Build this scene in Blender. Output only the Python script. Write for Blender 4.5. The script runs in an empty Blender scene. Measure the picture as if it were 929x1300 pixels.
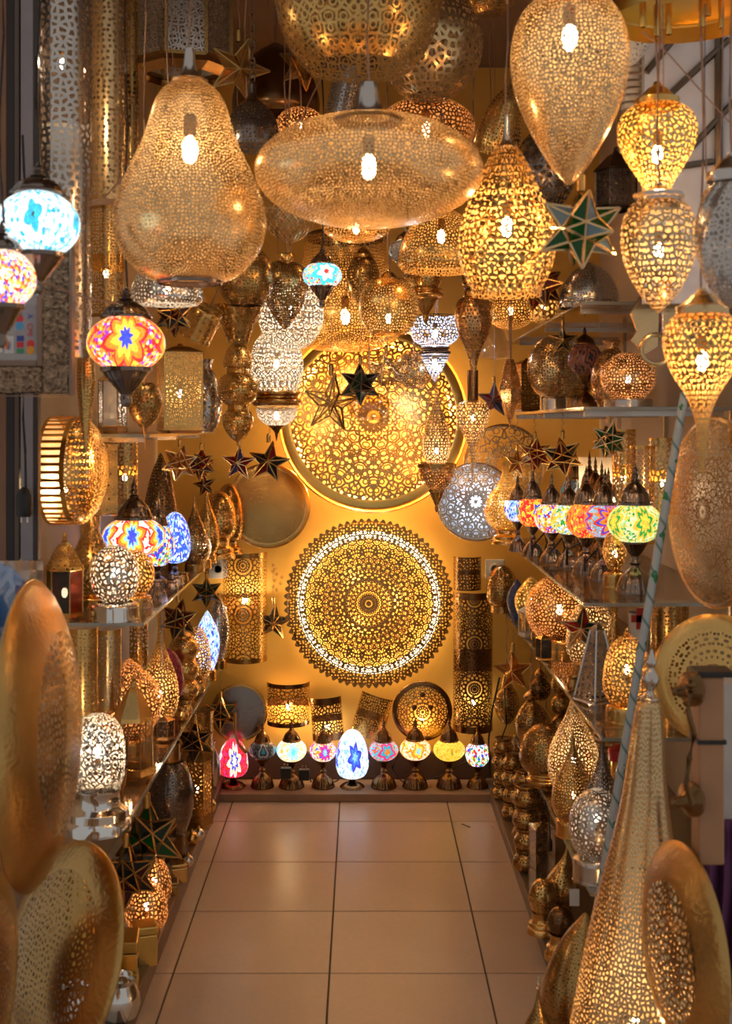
import bpy, math, random
from mathutils import Vector, Matrix, Euler

random.seed(7)
S = bpy.context.scene
C = S.collection
PI = math.pi
R2 = math.radians

# ------------------------------------------------------------------ camera, world, exposure
F, CX, HY, H = 1550.0, 460.0, 540.0, 1.58      # focal length in px, vanishing point, eye height (m)
cam_d = bpy.data.cameras.new('camera')
cam = bpy.data.objects.new('camera', cam_d); C.objects.link(cam)
cam.location = (0, 0, H); cam.rotation_euler = (PI / 2, 0, 0)
cam_d.sensor_fit = 'AUTO'; cam_d.sensor_width = 36
cam_d.lens = 36 * F / 1300
cam_d.shift_x = (464.5 - CX) / 1300
cam_d.shift_y = -(650 - HY) / 1300
cam_d.clip_start = 0.05
cam_d.dof.use_dof = True; cam_d.dof.focus_distance = 4.6; cam_d.dof.aperture_fstop = 4.5
S.camera = cam

world = bpy.data.worlds.new('street_light'); S.world = world
world.use_nodes = True
world.node_tree.nodes['Background'].inputs[0].default_value = (1.0, 0.95, 0.91, 1)
world.node_tree.nodes['Background'].inputs[1].default_value = 0.20

S.view_settings.view_transform = 'Standard'
S.view_settings.look = 'None'
S.view_settings.gamma = 1
S.view_settings.use_curve_mapping = False
S.view_settings.exposure = 0.80
cy = S.cycles
cy.max_bounces = 7; cy.diffuse_bounces = 3; cy.glossy_bounces = 4; cy.transmission_bounces = 4
cy.transparent_max_bounces = 20
cy.caustics_reflective = False; cy.caustics_refractive = False
cy.sample_clamp_indirect = 4.0
cy.use_denoising = True
cy.use_adaptive_sampling = True; cy.adaptive_threshold = .03

WARM = (1, .62, .28); WHITE = (1, .78, .50); COOL = (.50, .66, 1)

# ------------------------------------------------------------------ helpers
def at(px, py, d):
    return Vector(((px - CX) / F * d, d, H - (py - HY) / F * d))

def link(o, parent=None):
    C.objects.link(o)
    if parent is not None: o.parent = parent
    return o

def tag(o, label, cat, group=None):
    o['label'] = label; o['category'] = cat
    if group: o['group'] = group
    return o

def struct(o):
    o['kind'] = 'structure'; return o

def thing(name, label, cat, loc, rot=(0, 0, 0), group=None):
    o = bpy.data.objects.new(name, None); o.empty_display_size = .05
    link(o); o.location = loc; o.rotation_euler = rot
    return tag(o, label, cat, group)

class MB:
    """collects faces, builds one mesh object"""
    def __init__(s): s.v = []; s.f = []; s.uv = []; s.um = {}
    def poly(s, pts, uv=None):
        n = len(s.v); s.v += [tuple(p) for p in pts]; s.f.append(tuple(range(n, n + len(pts))))
        s.uv.append(uv)
    def box(s, a, b):
        (x0, y0, z0), (x1, y1, z1) = a, b
        n = len(s.v)
        s.v += [(x0,y0,z0),(x1,y0,z0),(x1,y1,z0),(x0,y1,z0),(x0,y0,z1),(x1,y0,z1),(x1,y1,z1),(x0,y1,z1)]
        for q in ((0,3,2,1),(4,5,6,7),(0,1,5,4),(1,2,6,5),(2,3,7,6),(3,0,4,7)):
            s.f.append(tuple(n + i for i in q)); s.uv.append(None)
        return s
    def bar(s, a, b, r, n=4, r2=None):
        a = Vector(a); b = Vector(b); d = (b - a)
        if d.length < 1e-6: return s
        q = d.to_track_quat('Z', 'Y'); r2 = r if r2 is None else r2
        k = len(s.v)
        for p, rr in ((a, r), (b, r2)):
            for i in range(n):
                t = 2 * PI * (i + .5) / n
                s.v.append(tuple(p + q @ Vector((rr * math.cos(t), rr * math.sin(t), 0))))
        for i in range(n):
            j = (i + 1) % n
            s.f.append((k + i, k + j, k + n + j, k + n + i)); s.uv.append(None)
        s.f.append(tuple(k + i for i in reversed(range(n)))); s.uv.append(None)
        s.f.append(tuple(k + n + i for i in range(n))); s.uv.append(None)
        return s
    def tube(s, pts, r, n=6):
        pts = [Vector(p) for p in pts]; k = len(s.v); m = len(pts)
        for i, p in enumerate(pts):
            t = (pts[min(i + 1, m - 1)] - pts[max(i - 1, 0)])
            q = t.to_track_quat('Z', 'Y')
            for j in range(n):
                a = 2 * PI * j / n
                s.v.append(tuple(p + q @ Vector((r * math.cos(a), r * math.sin(a), 0))))
        for i in range(m - 1):
            for j in range(n):
                j2 = (j + 1) % n
                s.f.append((k+i*n+j, k+i*n+j2, k+(i+1)*n+j2, k+(i+1)*n+j)); s.uv.append(None)
        return s
    def grid(s, rows):
        k = len(s.v); m = len(rows[0])
        for r in rows: s.v += [tuple(p) for p in r]
        for j in range(len(rows) - 1):
            for i in range(m - 1):
                s.f.append((k+j*m+i, k+(j+1)*m+i, k+(j+1)*m+i+1, k+j*m+i+1)); s.uv.append(None)
        return s
    def torus(s, c, R, r, axis='Z', n=20, m=8, sx=1, sz=1):
        k = len(s.v)
        for i in range(n):
            a = 2 * PI * i / n
            for j in range(m):
                b = 2 * PI * j / m
                x = (R + r * math.cos(b)) * math.cos(a) * sx; y = (R + r * math.cos(b)) * math.sin(a); z = r * math.sin(b)
                p = (x, y, z) if axis == 'Z' else ((x, z, y * sz) if axis == 'Y' else (z, x, y * sz))
                s.v.append((c[0] + p[0], c[1] + p[1], c[2] + p[2]))
        for i in range(n):
            for j in range(m):
                i2 = (i + 1) % n; j2 = (j + 1) % m
                s.f.append((k+i*m+j, k+i2*m+j, k+i2*m+j2, k+i*m+j2)); s.uv.append(None)
        return s
    def lathe(s, prof, n=40, flute=None, a0=0., a1=2 * PI, flat=False, swirl=0.):
        """prof: list of (r, z) from bottom to top; seam at +Y"""
        k = len(s.v); m = len(prof)
        closed = abs(a1 - a0 - 2 * PI) < 1e-4
        cols = n + 1; RM = max(p[0] for p in prof)
        L = [0]
        for i in range(1, m):
            L.append(L[-1] + math.hypot(prof[i][0] - prof[i-1][0], prof[i][1] - prof[i-1][1]))
        T = L[-1] or 1
        for i, (r, z) in enumerate(prof):
            for j in range(cols):
                a = a0 + (a1 - a0) * j / n
                rr = r
                if flute: rr = r * (1 - flute[1] * (1 - abs(math.cos(flute[0] * (a + swirl * i / m) / 2))))
                # angle 0 at +Y, going clockwise so that u=.5 faces the camera (-Y)
                s.v.append((rr * math.sin(a), rr * math.cos(a), z))
        for i in range(m - 1):
            for j in range(n):
                a, b = k + i * cols + j, k + i * cols + j + 1
                c, d = b + cols, a + cols
                u0, u1 = j / n, (j + 1) / n; v0, v1 = L[i] / T, L[i+1] / T
                x0, x1 = u0 * (a1 - a0) * RM, u1 * (a1 - a0) * RM; s.um[len(s.f)] = (((x0, L[i]), (x0, L[i+1]), (x1, L[i+1]), (x1, L[i])) if prof[i][0] >= 1e-5 and prof[i+1][0] >= 1e-5 else ((x0, L[i]), (x0, L[i+1]), (x1, L[i+1] if prof[i][0] < 1e-5 else L[i])))
                if prof[i][0] < 1e-5:
                    s.f.append((a, d, c)); s.uv.append(((u0, v0), (u0, v1), (u1, v1)))
                elif prof[i+1][0] < 1e-5:
                    s.f.append((a, d, b)); s.uv.append(((u0, v0), (u0, v1), (u1, v0)))
                else:
                    s.f.append((a, d, c, b)); s.uv.append(((u0, v0), (u0, v1), (u1, v1), (u1, v0)))
        return s
    def build(s, name, mat, parent=None, loc=(0, 0, 0), rot=(0, 0, 0), smooth=False, bevel=0):
        me = bpy.data.meshes.new(name); me.from_pydata(s.v, [], s.f)
        if any(s.uv):
            ul = me.uv_layers.new(name='UVMap')
            for p, uv in zip(me.polygons, s.uv):
                if uv:
                    for li, c in zip(p.loop_indices, uv): ul.data[li].uv = c
        if s.um or (mat.name.startswith('pierced')):
            ml_ = me.uv_layers.new(name='metric')
            for k, p in enumerate(me.polygons):
                q = s.um.get(k)
                if q is None:
                    n_ = p.normal; e1 = Vector((0, 0, 1)).cross(n_)
                    e1 = e1.normalized() if e1.length > .2 else Vector((1, 0, 0))
                    e2 = n_.cross(e1)
                    c0 = p.center
                    q = [((me.vertices[v].co - c0).dot(e1), (me.vertices[v].co - c0).dot(e2)) for v in p.vertices]
                for li, c in zip(p.loop_indices, q): ml_.data[li].uv = c
        if smooth:
            me.polygons.foreach_set('use_smooth', [True] * len(me.polygons))
            me.set_sharp_from_angle(angle=R2(38))
        me.materials.append(mat); me.update()
        o = bpy.data.objects.new(name, me); link(o, parent)
        o.location = loc; o.rotation_euler = rot
        if bevel:
            b = o.modifiers.new('edge', 'BEVEL'); b.width = bevel; b.segments = 2
        return o

def spline(pts, n=34):
    """smooth profile through (r,z) points; a point given twice is a crease"""
    segs = [[pts[0]]]
    for p in pts[1:]:
        if p == segs[-1][-1]: segs.append([p])
        else: segs[-1].append(p)
    out = []
    tot = sum(len(g) - 1 for g in segs) or 1
    for g in segs:
        if len(g) < 3:
            q = list(g)
        else:
            q = []; per = max(2, n // tot)
            for i in range(len(g) - 1):
                p0 = g[max(i-1, 0)]; p1 = g[i]; p2 = g[i+1]; p3 = g[min(i+2, len(g)-1)]
                for k in range(per):
                    t = k / per
                    def cr(a, b, c, d): return .5*((2*b)+(-a+c)*t+(2*a-5*b+4*c-d)*t*t+(-a+3*b-3*c+d)*t**3)
                    q.append((max(0, cr(p0[0], p1[0], p2[0], p3[0])), cr(p0[1], p1[1], p2[1], p3[1])))
            q.append(g[-1])
        if out and out[-1] == q[0]: q = q[1:] if len(q) > 1 else q
        out += q
    return out

def circ(a0, a1, n=22):
    return [(max(0, math.cos(a0 + (a1-a0)*i/n)), .5 + .5*math.sin(a0 + (a1-a0)*i/n)) for i in range(n+1)]
def norm(pr):
    z0 = min(p[1] for p in pr); z1 = max(p[1] for p in pr); r = max(p[0] for p in pr)
    return [(p[0]/r, (p[1]-z0)/(z1-z0)) for p in pr]

R2 = math.radians
SH = {  # (radius, height) bottom to top, both 0..1
 'sphere': circ(-PI/2, PI/2), 'ball': norm(circ(R2(-66), R2(78))), 'globe': norm(circ(R2(-52), R2(56))),
 'dome': norm(circ(R2(-8), PI/2)), 'bowl': norm(circ(R2(-88), R2(6))),
 'pear': spline([(.42,0),(.62,.03),(.84,.11),(.96,.2),(1,.3),(.96,.39),(.85,.5),(.72,.6),(.62,.68),(.55,.76),(.46,.87),(.34,.935),(.2,.97),(.1,1)]),
 'pearlit': spline([(.70,0),(.76,.02),(.90,.12),(.98,.22),(1,.3),(.94,.44),(.80,.57),(.62,.70),(.46,.82),(.30,.92),(.14,.98),(.06,1)]),
 'egg': spline([(.3,0),(.75,.06),(.96,.2),(1,.36),(.93,.57),(.75,.78),(.45,.93),(.2,.985),(0,1)]),
 'eggdown': spline([(0,0),(.1,.02),(.36,.12),(.66,.28),(.9,.46),(1,.63),(.96,.78),(.8,.9),(.55,.97),(.3,1)]),
 'eggcut': spline([(0,0),(.12,.03),(.42,.14),(.74,.32),(.94,.5),(1,.66),(.95,.82),(.8,.94),(.62,1)]),
 'bulb': spline([(.32,0),(.38,.1),(.56,.24),(.82,.42),(.98,.6),(1,.72),(.92,.86),(.68,.96),(.45,1)]),
 'teardown': spline([(0,0),(.05,.01),(.08,.15),(.13,.3),(.3,.47),(.66,.63),(.93,.76),(1,.85),(.9,.94),(.6,.985),(.4,1)]),
 'longdown': spline([(0,0),(.06,.02),(.12,.18),(.2,.34),(.42,.48),(.78,.62),(.98,.76),(1,.84),(.9,.93),(.7,.98),(.5,1)]),
 'tear': spline([(.4,0),(.72,.05),(.95,.16),(1,.27),(.9,.42),(.62,.57),(.34,.69),(.17,.8),(.09,.9),(.05,1)]),
 'tearfat': spline([(.45,0),(.8,.06),(.98,.2),(1,.32),(.92,.5),(.72,.68),(.45,.84),(.2,.94),(.05,1)]),
 'onion': spline([(.35,0),(.62,.09),(.9,.28),(1,.46),(.93,.6),(.68,.76),(.36,.89),(.15,.96),(.02,1)]),
 'bell': spline([(.86,0),(.97,.07),(1,.18),(.96,.34),(.84,.55),(.66,.74),(.42,.88),(.2,.96),(.1,1)]),
 'bigbell': spline([(.25,0),(.62,.03),(.88,.12),(1,.28),(.97,.42),(.84,.6),(.72,.76),(.68,.9),(.70,1)]),
 'cyl': [(1,0),(1,1)], 'ring': [(.94,0),(1,.12),(1,.88),(.94,1)],
 'band': spline([(.7,0),(.74,.12),(.9,.2),(1,.34),(1,.5),(.88,.6),(.86,.72),(.95,.8),(.93,.92),(.8,1)]),
 'cone': [(1,0),(.04,1)], 'cone_up': [(.08,0),(1,1)], 'frustum': [(1,0),(.62,1)], 'frustum_up': [(.6,0),(1,1)],
 'cap': spline([(.95,0),(1,.12),(1,.12),(1,.34),(1,.34),(.86,.4),(.6,.6),(.42,.75),(.22,.86),(.14,1)]),
 'capflat': spline([(1,0),(1,.6),(1,.6),(.9,.75),(.5,.9),(.12,1)]),
 'neck': spline([(1,0),(.6,.15),(.42,.35),(.34,.6),(.3,.85),(.26,1)]),
 'finial': spline([(.6,0),(1,.08),(.5,.16),(.35,.24),(.75,.36),(.9,.45),(.6,.58),(.3,.66),(.55,.74),(.4,.84),(.1,1)]),
 'spike': spline([(1,0),(.55,.15),(.25,.45),(.12,.75),(.02,1)]),
 'spikedown': spline([(.02,0),(.14,.3),(.3,.6),(.7,.85),(1,1)]),
 'mcap': spline([(1,0),(1,.07),(1,.07),(.93,.1),(.86,.2),(.72,.34),(.48,.46),(.3,.53),(.22,.6),(.22,.6),(.34,.64),(.2,.69),(.26,.75),(.17,.8),(.2,.85),(.1,.91),(.02,1)]),
 'mcapd': spline([(1,0),(1,.12),(1,.12),(.93,.18),(.86,.36),(.72,.6),(.48,.82),(.3,.95),(.22,1)]),
 'mfin': spline([(.65,0),(1,.1),(.55,.2),(.75,.36),(.5,.48),(.6,.6),(.3,.75),(.05,1)]),
 'mcup': spline([(.12,0),(.2,.08),(.24,.2),(.2,.3),(.36,.42),(.7,.68),(.92,.88),(1,.9),(1,.9),(1,1)]),
 'mbase': spline([(1,0),(1,.05),(1,.05),(.96,.08),(.92,.14),(.8,.26),(.56,.38),(.3,.46),(.2,.52),(.32,.57),(.22,.63),(.2,.7),(.34,.76),(.56,.9),(.64,.94),(.64,1)]),
 'sbase': spline([(1,0),(1,.1),(1,.1),(.97,.22),(.97,.22),(.93,.5),(.7,.62),(.66,1)]),
 'step': [(1,0),(1,.2),(.97,.24),(.9,.3),(.9,.48),(.86,.52),(.72,.58),(.66,.66),(.66,.9),(.7,.95),(.7,1)],
 'drum': spline([(1,0),(1,.06),(1,.06),(.96,.1),(.96,.8),(.96,.8),(.9,.92),(.7,1)]),
 'vase': spline([(.5,0),(.55,.03),(.8,.12),(1,.35),(.94,.58),(.6,.78),(.36,.88),(.42,.97),(.48,1)]),
 'cupb': spline([(.5,0),(.85,.08),(1,.3),(.98,.5),(.8,.72),(.7,.84),(.82,.97),(.84,1)]),
 'goblet': spline([(.6,0),(.6,.05),(.3,.12),(.22,.3),(.5,.45),(.9,.6),(1,.76),(.86,.93),(.6,1)]),
 'gourd': spline([(.05,0),(.1,.05),(.5,.18),(.56,.28),(.36,.36),(.4,.4),(.9,.52),(1,.6),(.86,.72),(.4,.8),(.36,.84),(.5,.9),(.4,.96),(.2,1)]),
 'giant': spline([(1,0),(1,.1),(.94,.2),(.83,.32),(.70,.44),(.55,.55),(.40,.66),(.30,.76),(.24,.86),(.17,.925),(.05,.93)]),
 'amph': spline([(.3,0),(.5,.02),(.92,.14),(1,.3),(.8,.5),(.45,.65),(.25,.78),(.2,.9),(.26,1)]),
 'ovoid': spline([(0,0),(.3,.04),(.68,.2),(.95,.42),(1,.55),(.92,.76),(.7,.92),(.45,1)]),
 'dish': [(1,0),(.995,.06),(.94,.18),(.84,.42),(.8,.55)],
 'polybowl': [(.35,0),(.8,.22),(1,.55),(.72,1)],
 'hexlant': [(1,0),(1,.62)], 'hexroof': [(1.06,0),(1.0,.1),(.5,.55),(.45,.7),(.25,.8),(.2,1)],
 'diamond': [(.02,0),(1,.55),(.5,.92),(.3,1)],
}

# ------------------------------------------------------------------ materials
METAL = {  # base colour, roughness
 'gold':   ((.78, .48, .155), .23), 'brass':  ((.50, .295, .095), .25), 'bronze': ((.22, .12, .05), .27),
 'pale':   ((.78, .55, .28), .24), 'copper': ((.72, .40, .17), .24), 'silver': ((.66, .60, .54), .2),
 'mirror': ((.86, .82, .78), .10), 'dark':   ((.20, .15, .11), .36), 'steel':  ((.62, .56, .50), .24),
 'pewter': ((.26, .21, .18), .2), 'ivory':  ((.80, .74, .68), .55), 'gilt':   ((.92, .58, .16), .28), 'beaten': ((.60, .36, .12), .28),
}
MC = {}
class NT:
    def __init__(s, name):
        s.m = bpy.data.materials.new(name); s.m.use_nodes = True
        s.t = s.m.node_tree; s.t.nodes.clear()
        s.out = s.t.nodes.new('ShaderNodeOutputMaterial')
    def n(s, t, **k):
        o = s.t.nodes.new(t)
        for a, b in k.items(): setattr(o, a, b)
        return o
    def l(s, a, b): s.t.links.new(a, b)
    def put(s, sock, v):
        if hasattr(v, 'is_output') or hasattr(v, 'links'): s.l(v, sock)
        else: sock.default_value = v
    def math(s, op, a, b=None, c=None, clamp=False):
        o = s.n('ShaderNodeMath', operation=op, use_clamp=clamp)
        s.put(o.inputs[0], a)
        if b is not None: s.put(o.inputs[1], b)
        if c is not None: s.put(o.inputs[2], c)
        return o.outputs[0]
    def xyz(s, v):
        o = s.n('ShaderNodeSeparateXYZ'); s.l(v, o.inputs[0]); return o.outputs
    def vec(s, x, y, z=0.):
        o = s.n('ShaderNodeCombineXYZ')
        for i, q in enumerate((x, y, z)): s.put(o.inputs[i], q)
        return o.outputs[0]
    def mixc(s, f, a, b, mode='MIX'):
        o = s.n('ShaderNodeMix', data_type='RGBA', blend_type=mode)
        s.put(o.inputs[0], f)
        for i, q in ((6, a), (7, b)):
            s.put(o.inputs[i], (*q, 1) if isinstance(q, tuple) and len(q) == 3 else q)
        return o.outputs[2]
    def ramp(s, f, stops, mode='CONSTANT'):
        o = s.n('ShaderNodeValToRGB'); o.color_ramp.interpolation = mode
        e = o.color_ramp.elements
        while len(e) > 1: e.remove(e[-1])
        e[0].position = stops[0][0]; e[0].color = (*stops[0][1], 1)
        for p, c in stops[1:]:
            q = e.new(p); q.color = (*c, 1)
        s.l(f, o.inputs[0]); return o.outputs[0]
    def princ(s, **k):
        o = s.n('ShaderNodeBsdfPrincipled')
        for a, b in k.items():
            sk = o.inputs[a.replace('_', ' ')]
            s.put(sk, (*b, 1) if isinstance(b, tuple) and len(b) == 3 else b)
        return o

def metal_bsdf(t, key, bump=.25, bscale=90, met=1.):
    col, ro = METAL[key]
    co = t.n('ShaderNodeTexCoord').outputs['Object']
    nz = t.n('ShaderNodeTexNoise'); nz.inputs['Scale'].default_value = bscale; nz.inputs['Detail'].default_value = 2
    t.l(co, nz.inputs['Vector'])
    dull = tuple(c * .72 for c in col)
    n2 = t.n('ShaderNodeTexNoise'); n2.inputs['Scale'].default_value = 9; t.l(co, n2.inputs['Vector'])
    c = t.mixc(n2.outputs[0], dull, tuple(min(1, c * 1.22) for c in col))
    if met < 1 and key != 'ivory':   # sheet metal polished outside, dull unpolished inside
        bf = t.n('ShaderNodeNewGeometry').outputs['Backfacing']
        mt_ = t.math('SUBTRACT', met, t.math('MULTIPLY', bf, met - .25)); ro_ = t.math('ADD', ro, t.math('MULTIPLY', bf, .35))
    else: mt_, ro_ = (met if key != 'ivory' else 0.), ro
    p = t.princ(Base_Color=c, Metallic=mt_, Roughness=ro_)
    if key in ('mirror', 'steel', 'silver'): bump *= .12
    if key == 'beaten': bump = .45; nz.inputs['Scale'].default_value = 95
    if bump:
        b = t.n('ShaderNodeBump'); b.inputs['Strength'].default_value = bump; b.inputs['Distance'].default_value = .004 if key == 'beaten' else .002
        t.l(nz.outputs[0], b.inputs['Height']); t.l(b.outputs[0], p.inputs['Normal'])
    return p.outputs[0]

def hole_mask(t, pat, cell, thr, fold, flat=False):
    """returns socket: 1 = metal, 0 = hole"""
    co = t.n('ShaderNodeTexCoord').outputs['Object']
    x, y, z = t.xyz(co)
    if pat == 'net':
        a = t.math('ARCTAN2', y, x)
        u = t.math('MULTIPLY', a, fold / 2.)
        w = t.math('MULTIPLY', z, PI / cell)
        m = t.math('MULTIPLY', t.math('SINE', t.math('ADD', u, w)), t.math('SINE', t.math('SUBTRACT', u, w)))
        return t.math('LESS_THAN', t.math('ABSOLUTE', m), thr)
    if pat == 'bars':
        w = t.math('FRACT', t.math('DIVIDE', z, cell))
        return t.math('LESS_THAN', w, thr)
    if fold:
        if pat.startswith('ros'):
            # rosettes spaced 'fold' cells apart up a flat or half-round plate
            sp = cell * 14
            a = t.math('MULTIPLY', t.math('ARCTAN2', x, t.math('MULTIPLY', y, -1.)), t.math('SQRT', t.math('ADD', t.math('MULTIPLY', x, x), t.math('MULTIPLY', y, y))))
            zz = t.math('SUBTRACT', t.math('PINGPONG', t.math('ADD', z, sp * .5), sp), sp * .5)
            rr = t.math('SQRT', t.math('ADD', t.math('MULTIPLY', a, a), t.math('MULTIPLY', zz, zz)))
            g = t.math('ARCTAN2', zz, a)
            hw = PI / fold
            g = t.math('PINGPONG', t.math('ADD', g, 8 * PI), hw)
            v = t.vec(t.math('MULTIPLY', rr, t.math('COSINE', g)), t.math('MULTIPLY', rr, t.math('SINE', g)))
        elif flat:
            rr = t.math('SQRT', t.math('ADD', t.math('MULTIPLY', x, x), t.math('MULTIPLY', y, y)))
            g = t.math('ARCTAN2', x, y)
            g = t.math('PINGPONG', t.math('ADD', g, 8 * PI), PI / fold)
            v = t.vec(t.math('MULTIPLY', rr, t.math('COSINE', g)), t.math('MULTIPLY', rr, t.math('SINE', g)))
        else:
            mu = t.n('ShaderNodeUVMap'); mu.uv_map = 'metric'; nu = t.n('ShaderNodeUVMap'); nu.uv_map = 'UVMap'
            mx_, my_, _z = t.xyz(mu.outputs[0]); ux = t.xyz(nu.outputs[0])[0]
            ua = t.math('ADD', ux, 1e-4)
            per = t.math('DIVIDE', t.math('ADD', mx_, 1e-6), ua)
            v = t.vec(t.math('MULTIPLY', t.math('PINGPONG', ux, .5 / fold), per), my_)
    elif flat:
        v = t.vec(x, y)
    else:
        mu = t.n('ShaderNodeUVMap'); mu.uv_map = 'metric'; v = mu.outputs[0]
    def vor(feat, sc=1., rnd=.85):
        o = t.n('ShaderNodeTexVoronoi', feature=feat, voronoi_dimensions='2D')
        o.inputs['Scale'].default_value = sc / cell; o.inputs['Randomness'].default_value = rnd
        t.l(v, o.inputs['Vector']); return o.outputs['Distance']
    if pat.endswith('dots'):
        return t.math('GREATER_THAN', vor('F1', 1., .55), thr * .9)
    thr = thr * 1.35
    if pat.endswith('loop'):
        e = t.math('LESS_THAN', vor('DISTANCE_TO_EDGE'), thr * .65)
        f = t.math('LESS_THAN', t.math('ABSOLUTE', t.math('SUBTRACT', vor('F1'), .30)), thr * .42)
        return t.math('MAXIMUM', e, f)
    return t.math('LESS_THAN', vor('DISTANCE_TO_EDGE'), thr)

def mat(spec, s=1., flat=False):
    """'gold' solid metal, or 'gold:cell:6:.1:16' = metal:pattern:cell size px:threshold:symmetry; or a named material"""
    if not isinstance(spec, str): return spec
    if spec in NAMED: return NAMED[spec]()
    p = spec.split(':')
    if len(p) == 1:
        key = spec
        if key in MC: return MC[key]
        t = NT(key + '_metal'); t.l(metal_bsdf(t, key), t.out.inputs[0]); MC[key] = t.m; return t.m
    cell = float(p[2]) * s
    cell = round(cell, 4)
    thr = float(p[3]) if len(p) > 3 else .1
    fold = int(p[4]) if len(p) > 4 else 0
    key = (p[0], p[1], cell, thr, fold, flat)
    if key in MC: return MC[key]
    t = NT('pierced_' + p[0])
    m = hole_mask(t, p[1], cell, thr, fold, flat)
    mx = t.n('ShaderNodeMixShader'); tr = t.n('ShaderNodeBsdfTransparent')
    t.l(m, mx.inputs[0]); t.l(tr.outputs[0], mx.inputs[1]); t.l(metal_bsdf(t, p[0], .07, met=.9), mx.inputs[2])
    t.l(mx.outputs[0], t.out.inputs[0]); MC[key] = t.m
    return t.m

def simple(name, col, rough=.5, metallic=0., **k):
    if name in MC: return MC[name]
    t = NT(name)
    n2 = t.n('ShaderNodeTexNoise'); n2.inputs['Scale'].default_value = k.pop('nscale', 12); n2.inputs['Detail'].default_value = 5
    t.l(t.n('ShaderNodeTexCoord').outputs['Object'], n2.inputs['Vector'])
    v = k.pop('var', .2)
    c = t.mixc(n2.outputs[0], tuple(q * (1 - v) for q in col), tuple(min(1, q * (1 + v)) for q in col))
    p = t.princ(Base_Color=c, Roughness=rough, Metallic=metallic, **k)
    t.l(p.outputs[0], t.out.inputs[0]); MC[name] = t.m
    return t.m

def emit(name, col, st):
    if name in MC: return MC[name]
    t = NT(name); e = t.n('ShaderNodeEmission'); e.inputs[0].default_value = (*col, 1); e.inputs[1].default_value = st
    if name.startswith('bulb'):      # clear glowing glass: does not block the lamp's own light
        tr = t.n('ShaderNodeBsdfTransparent'); ad = t.n('ShaderNodeAddShader')
        t.l(e.outputs[0], ad.inputs[0]); t.l(tr.outputs[0], ad.inputs[1]); t.l(ad.outputs[0], t.out.inputs[0])
    else: t.l(e.outputs[0], t.out.inputs[0])
    t.m.cycles.emission_sampling = 'NONE'; MC[name] = t.m
    return t.m

def thin_glass(name, col, f=.12, rough=.05, gloss=(1, 1, 1)):
    if name in MC: return MC[name]
    t = NT(name)
    tr = t.n('ShaderNodeBsdfTransparent'); tr.inputs[0].default_value = (*col, 1)
    gl = t.n('ShaderNodeBsdfGlossy'); gl.inputs['Roughness'].default_value = rough; gl.inputs[0].default_value = (*gloss, 1)
    lw = t.n('ShaderNodeLayerWeight'); lw.inputs[0].default_value = .35
    fac = t.math('ADD', t.math('MULTIPLY', lw.outputs['Facing'], .5), f, clamp=True)
    mx = t.n('ShaderNodeMixShader'); t.l(fac, mx.inputs[0]); t.l(tr.outputs[0], mx.inputs[1]); t.l(gl.outputs[0], mx.inputs[2])
    t.l(mx.outputs[0], t.out.inputs[0]); MC[name] = t.m
    return t.m

def pane_mat(name, col, tr=.3):
    """coloured star glass: part see-through, part glossy body colour"""
    if name in MC: return MC[name]
    t = NT(name)
    p = t.princ(Base_Color=col, Roughness=.12, Specular_IOR_Level=.6)
    x = t.n('ShaderNodeBsdfTransparent'); x.inputs[0].default_value = (*[min(1, c * 1.6 + .05) for c in col], 1)
    mx = t.n('ShaderNodeMixShader'); mx.inputs[0].default_value = tr
    t.l(p.outputs[0], mx.inputs[1]); t.l(x.outputs[0], mx.inputs[2]); t.l(mx.outputs[0], t.out.inputs[0]); MC[name] = t.m
    return t.m

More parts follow.
